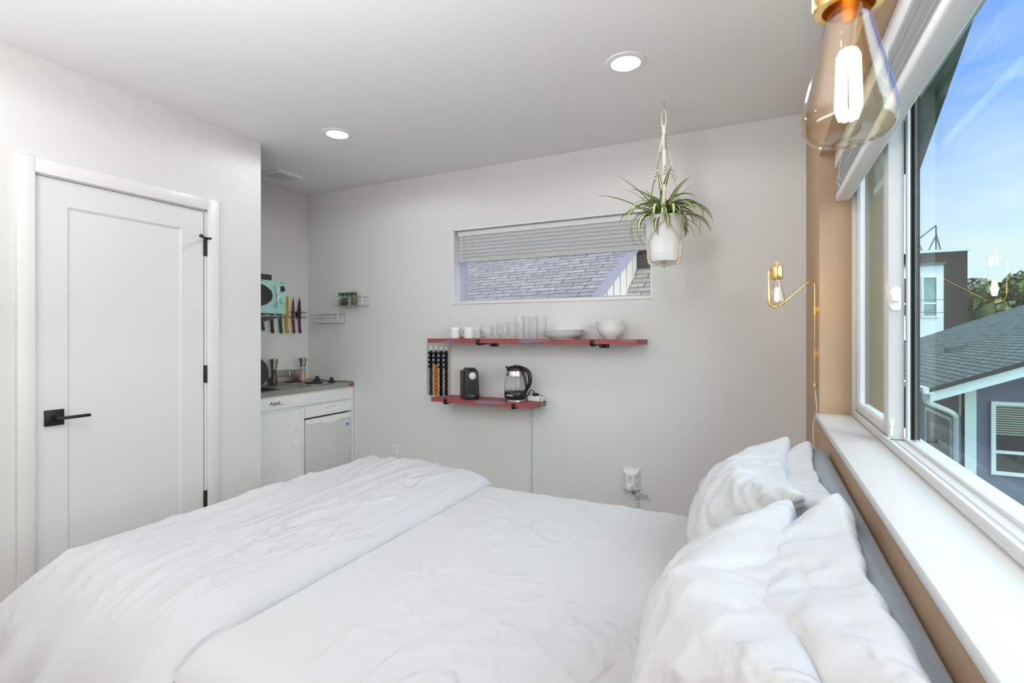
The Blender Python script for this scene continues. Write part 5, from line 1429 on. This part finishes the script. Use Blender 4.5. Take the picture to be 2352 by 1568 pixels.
w_ = build('window', fw, M['mintpaint'], t); build('pane', MB().box(hx0 - .02, hx0 - .012, hy0 + .62, hy0 + 2.4, -1.42, -.52), M['darkwin'], w_)
mb = MB(); vx, vy = 4.56, 17.0
vz = zro(vx) + .09
mb.prism([(vx - .18, vz - .08), (vx + .20, vz + .07), (vx + .20, vz + .15), (vx - .17, vz + .06)], vy - .2, vy + .2, 'y')
build('roof_vent', mb, M['dgreen'], t)

# ---- dark brick building with a pale window bay
bx1, by_ = 11.32, 40.0; btop = 1.33 + 31 * 190 / 1168
t = thing('brick_building', (8, by_ + 4, GZ), 'dark brick apartment block with a pale window bay', 'building')
mb = MB(); x0 = 2.0; wd_ = bx1 - x0; ht = btop - GZ
uvquad(mb, [(x0, by_, GZ), (bx1, by_, GZ), (bx1, by_, btop), (x0, by_, btop)], [(0, 0), (wd_, 0), (wd_, ht), (0, ht)])
uvquad(mb, [(bx1, by_, GZ), (bx1, by_ + 9, GZ), (bx1, by_ + 9, btop), (bx1, by_, btop)], [(0, 0), (9, 0), (9, ht), (0, ht)])
uvquad(mb, [(x0, by_, btop), (bx1, by_, btop), (bx1, by_ + 9, btop), (x0, by_ + 9, btop)], [(0, 0), (.1, 0), (.1, .1), (0, .1)])
uvquad(mb, [(x0, by_ + 9, GZ), (x0, by_, GZ), (x0, by_, btop), (x0, by_ + 9, btop)], [(0, 0), (9, 0), (9, ht), (0, ht)])
build('brick_wall', mb, M['brickdark'], t, fix=False)
build('coping', MB().box(x0 - .05, bx1 + .08, by_ - .10, by_ + 9, btop, btop + .16), M['mintpaint'], t)
px_ = lambda x, Y=by_ - .5: Y * ((-.4392 + (x - 1176) / 1168 * .8984) / (.8984 + (x - 1176) / 1168 * .4392))
pz_ = lambda x, y, Y=by_ - .5: CAMZ + Y / (.8984 + (x - 1176) / 1168 * .4392) * (766 - y) / 1168
bxr = 10.05; byy = by_ - .5
mb = MB(); mb.box(3.5, bxr, byy, by_, GZ, 5.55); bay = build('window_bay', mb, M['whitepanel'], t); bay['label'] = 'pale panelled window bay'
build('bay_roof', MB().box(3.4, bxr + .05, byy - .15, by_, 5.55, 5.68), M['dgreen'], bay)
for (xa, xb) in ((9.02, 9.72), (8.05, 8.78), (6.9, 7.65)):
    for (za, zb, bars) in ((2.33, 4.88, (3.2,)), (-1.52, 1.02, (-.88, .62))):
        o = MB(); w = .10; ring_xz(o, xa - .06, xb + .06, za, zb, w, byy - .06, byy, 0)
        for z_ in bars: o.box(xa, xb, byy - .05, byy, z_ - .05, z_ + .05)
        f_ = build('window', o, M['trim'], bay)
        build('pane', MB().box(xa, xb, byy - .02, byy - .01, za + .05, zb - .05), mat('teal_glass', (.16, .33, .29), .12) if (za > 2 and xa > 9) else M['darkwin'], f_)
ra = MB(); rx0, rx1, ry = 9.15, 10.05, by_ + 1
for (p, q) in (((rx0, ry, btop), (rx0, ry, btop + 1.05)), ((rx0, ry, btop + 1.05), (rx1, ry, btop + 1.85)), ((rx1, ry, btop + 1.85), (rx1, ry, btop + .1)), ((rx1, ry, btop + 1.3), (rx1 + .3, ry, btop)), ((rx0, ry, btop + .8), (rx0 + .3, ry, btop)), ((rx1, ry, btop + 1.2), (rx1 - .5, ry, btop))): ra.tube([p, q], .045, 6)
build('roof_davit', ra, M['dgreen'], t)
# ---- power lines
for (z0, z1, y_) in ((3.3, 3.9, 33), (2.7, 3.1, 33), (-.35, .15, 30), (-1.1, -.8, 30)):
    pts = [(-2 + 32 * q / 12, y_, z0 + (z1 - z0) * q / 12 - .5 * math.sin(PI * q / 12)) for q in range(13)]
    o = build('power_line', MB().tube(pts, .012, 5), M['rubber'])
    tag(o, {3.3: 'highest thin power line against the sky', 2.7: 'thin power line just below the highest one', -.35: 'upper power line crossing the bay windows', -1.1: 'lower power line crossing the bay windows'}[z0], 'power line', 'power lines')
# ---- trees
def tree(loc, h, r, seed, lab, m, n=2600, low=.15, leaf_=.34):
    rr = random.Random(seed)
    t = thing('tree', loc, lab, 'tree', 'trees beyond the houses'); L0 = Vector(loc)
    tr = MB(); tr.tube([L0, L0 + Vector((.1, 0, h * .4)), L0 + Vector((0, .1, h * .8))], [.28, .2, .06], 7)
    for q in range(6):
        a = rr.uniform(0, 6.28); tr.tube([L0 + Vector((0, 0, h * (.3 + .07 * q))), L0 + Vector((r * .6 * math.cos(a), r * .6 * math.sin(a), h * (.5 + .07 * q)))], [.10, .03], 5)
    build('trunk', tr, M['bark'], t)
    c = MB()
    blobs = [(Vector((rr.uniform(-.6, .6) * r, rr.uniform(-.6, .6) * r, h * rr.uniform(low + .2, .85))), r * rr.uniform(.35, .6)) for _ in range(16)]
    for q in range(n):
        bc, br = blobs[q % 16]; d = Vector((rr.gauss(0, 1), rr.gauss(0, 1), rr.gauss(0, 1))).normalized()
        p = L0 + bc + d * br * rr.uniform(.82, 1.06); s_ = leaf_ * rr.uniform(.6, 1.2)
        nrm = (d + Vector((rr.uniform(-.7, .7), rr.uniform(-.7, .7), rr.uniform(-.3, .9)))).normalized(); a = nrm.orthogonal().normalized(); b2 = nrm.cross(a)
        c.add([p + a * s_, p + b2 * s_ * .6, p - a * s_, p - b2 * s_ * .6], [[0, 1, 2, 3]])
    for bc, br in blobs: c.sphere(L0 + bc, br * .86, 6)
    build('crown', c, m, t, fix=False, angle=180)
TL = ['round green tree just right of the brick building', 'broad green tree behind the blue house roof', 'tall rounded green tree at the right of the view', 'yellow green tree further right beyond the roof']
for q, (x, y, h, r) in enumerate(((16.4, 50, 8.6, 3.0), (21.6, 51, 8.3, 3.2), (27.2, 50, 8.9, 3.4), (33.0, 52, 9.2, 3.6))):
    tree((x, y, GZ), h, r, 40 + q, TL[q], M['leafA'])
t = thing('conifer_tree', (17.9, 62, GZ), 'dark pointed conifer just above the tree line', 'tree', None)
L0 = Vector((17.9, 62, GZ)); c = MB(); rr = random.Random(5)
build('trunk', MB().tube([L0, L0 + Vector((0, 0, 9.3))], [.25, .04], 6), M['bark'], t)
for q in range(900):
    f = rr.random() ** .8; z = 2 + 7.5 * f; rad = (1 - f) * 1.7 + .12; a = rr.uniform(0, 6.28); d = Vector((math.cos(a), math.sin(a), -.15)); p = L0 + Vector((0, 0, z)) + d * rad * rr.uniform(.2, 1)
    s = Vector((-d.y, d.x, 0)) * .16; c.add([p, p + d * .55 + s, p + d * .7, p + d * .55 - s], [[0, 1, 2, 3]])
build('foliage', c, M['leafB'], t, fix=False, angle=180)
t = thing('bare_tree', (21.6, 36, GZ), 'leafless tree with thin branches at the right edge of the view', 'tree', None)
br = MB(); rr = random.Random(9); B0_ = Vector((22.2, 36, GZ))
br.tube([B0_, B0_ + Vector((0, 0, 6)), B0_ + Vector((-.2, 0, 9.5))], [.2, .12, .03], 7)
def branch(p, d, L, r, lev):
    q = p + d * L * .5 + Vector((rr.uniform(-.1, .1), rr.uniform(-.1, .1), rr.uniform(-.05, .15))) * L; e = p + d * L + Vector((0, 0, .06 * L))
    br.tube([p, q, e], [r, r * .7, r * .35], 5)
    if lev:
        for _ in range(3):
            s_ = rr.uniform(.3, .95); o = p.lerp(e, s_); nd = (d + Vector((rr.uniform(-.7, .7), rr.uniform(-.5, .5), rr.uniform(-.4, .7)))).normalized(); branch(o, nd, L * rr.uniform(.35, .6), r * .5, lev - 1)
for q in range(13):
    a = rr.uniform(0, 6.28); branch(B0_ + Vector((0, 0, 4.2 + q * .42)), Vector((math.cos(a), math.sin(a), rr.uniform(.1, .6))).normalized(), rr.uniform(1.4, 2.6), .06, 3)
build('branches', br, M['bark'], t)

# ---- neighbour house behind the small window
A_ = Vector((-.986, .167, 0)); Bv = Vector((.167, .986, 0)); Zv = Vector((0, 0, 1))
P0 = Vector((-2.65, 8.66, 2.03)); ps = .62
t = thing('neighbour_house', (-5, 12, GZ), 'grey shingled house with white batten gable behind the small window', 'house')
S = lambda s_, q, dz=0: P0 + A_ * s_ + Bv * q + Zv * (ps * q + dz)
mb = MB(); SL = 11.0; QL = 5.2; k2 = math.hypot(1, ps)
uvquad(mb, [S(-.02, -.06), S(SL, -.06), S(SL, QL), S(-.02, QL)], [(0, 0), (SL, 0), (SL, QL * k2), (0, QL * k2)])
uvquad(mb, [S(-.02, QL), S(SL, QL), S(SL, QL) + Bv * QL - Zv * ps * QL, S(-.02, QL) + Bv * QL - Zv * ps * QL], [(0, QL * k2), (SL, QL * k2), (SL, 0), (0, 0)])
build('roof', mb, M['shingle_grey'], t, fix=False)
def slab(mb, pts, off):
    n = len(pts); mb.add(list(pts) + [p + off for p in pts], [list(range(n))[::-1], [n + i for i in range(n)]] + [[i, (i + 1) % n, n + (i + 1) % n, n + i] for i in range(n)])
mb = MB(); slab(mb, [S(-.02, -.10, .02), S(-.02, QL, .02), S(-.02, QL, -.20), S(-.02, -.10, -.20)], -A_ * .05)
slab(mb, [S(-.02, QL, .02), S(-.02, QL, .02) + Bv * QL - Zv * ps * QL, S(-.02, QL, -.2) + Bv * QL - Zv * ps * QL, S(-.02, QL, -.20)], -A_ * .05)
build('rake_board', mb, M['lavender'], t)
mb = MB(); slab(mb, [S(.12, -.08, -.02), S(SL, -.08, -.02), S(SL, -.08, -.15), S(.12, -.08, -.13)], -Bv * .12)
build('gutter', mb, mat('dark_gutter', (.09, .09, .09), .6), t)
mb = MB(); slab(mb, [S(.10, .30, -.1), S(.10, QL, -.1), S(.10, QL) + Bv * (QL - .3) - Zv * (ps * (QL - .3) + .1), Vector((*(S(.10, 2 * QL - .3)).xy, GZ)), Vector((*(S(.10, .30)).xy, GZ))], A_ * (SL - .3))
build('wall', mb, M['whiteside'], t)
gw = t.children[-1]
for q in range(6):
    qq = .45 + q * .31
    p = P0 + A_ * .10 + Bv * qq
    mb = MB(); slab(mb, [Vector((p.x, p.y, GZ)), Vector((p.x, p.y, P0.z + ps * qq - .12)), Vector((p.x, p.y, P0.z + ps * qq - .12)) + Bv * .045, Vector((p.x, p.y, GZ)) + Bv * .045], -A_ * .025)
    build('batten', mb, M['whiteside'], gw)
mb = MB(); pv = S(3.55, 2.0, 0); slab(mb, [pv, pv + A_ * .35, pv + A_ * .35 + Bv * .4 + Zv * ps * .4, pv + Bv * .4 + Zv * ps * .4], Zv * .22)
build('roof_vent', mb, mat('dark_vent', (.06, .07, .09), .6), t)
# second wing with its own roof, right of the gable
t = thing('garage', (-1.9, 11, GZ), 'dark brown wing with low shingled roof right of the white batten wall', 'house')
WP = lambda s_, q, z: Vector((*(P0 + A_ * s_ + Bv * q).xy, z))
mb = MB(); slab(mb, [WP(.09, 2.25, GZ), WP(.09, 5.0, GZ), WP(.09, 5.0, 4.6), WP(.09, 2.25, 3.25)], -A_ * 1.3); build('upper_wall', mb, mat('dark_brown_siding', (.05, .042, .036), .8), t)
mb = MB(); uvquad(mb, [WP(.08, 1.2, 1.66), WP(-1.2, 1.2, 1.66), WP(-1.2, 2.245, 2.70), WP(.08, 2.245, 2.70)], [(0, 0), (1.3, 0), (1.3, 1.48), (0, 1.48)])
build('roof', mb, M['shingle_grey'], t, fix=False)
mb = MB(); slab(mb, [WP(.08, 1.4, GZ), WP(-1.15, 1.4, GZ), WP(-1.15, 1.4, 1.78), WP(.08, 1.4, 1.78)], Bv * .8); build('wall', mb, M['blueside'], t)
# ---- a few nails left in the back wall
for (x, z, lab) in ((-2.118, 1.442, 'tiny nail in the wall above the front left mug'), (-1.671, 1.431, 'tiny nail in the wall above the round glasses'), (-.690, 1.466, 'tiny nail in the wall above right of the bowls'),
                    (-1.752, .915, 'tiny nail in the wall between coffee machine and kettle'), (-.736, .838, 'tiny nail in the bare wall above the outlet adapter')):
    o = build('nail', MB().lathe([(0, .0025), (.002, .0022), (.0024, .001), (.0015, .0), (.0015, -.002)], Matrix.Translation((x, BY, z)) @ rotY, 10), M['dark'], None, origin=(x, BY, z))
    tag(o, lab, 'nail', 'nails in the back wall')
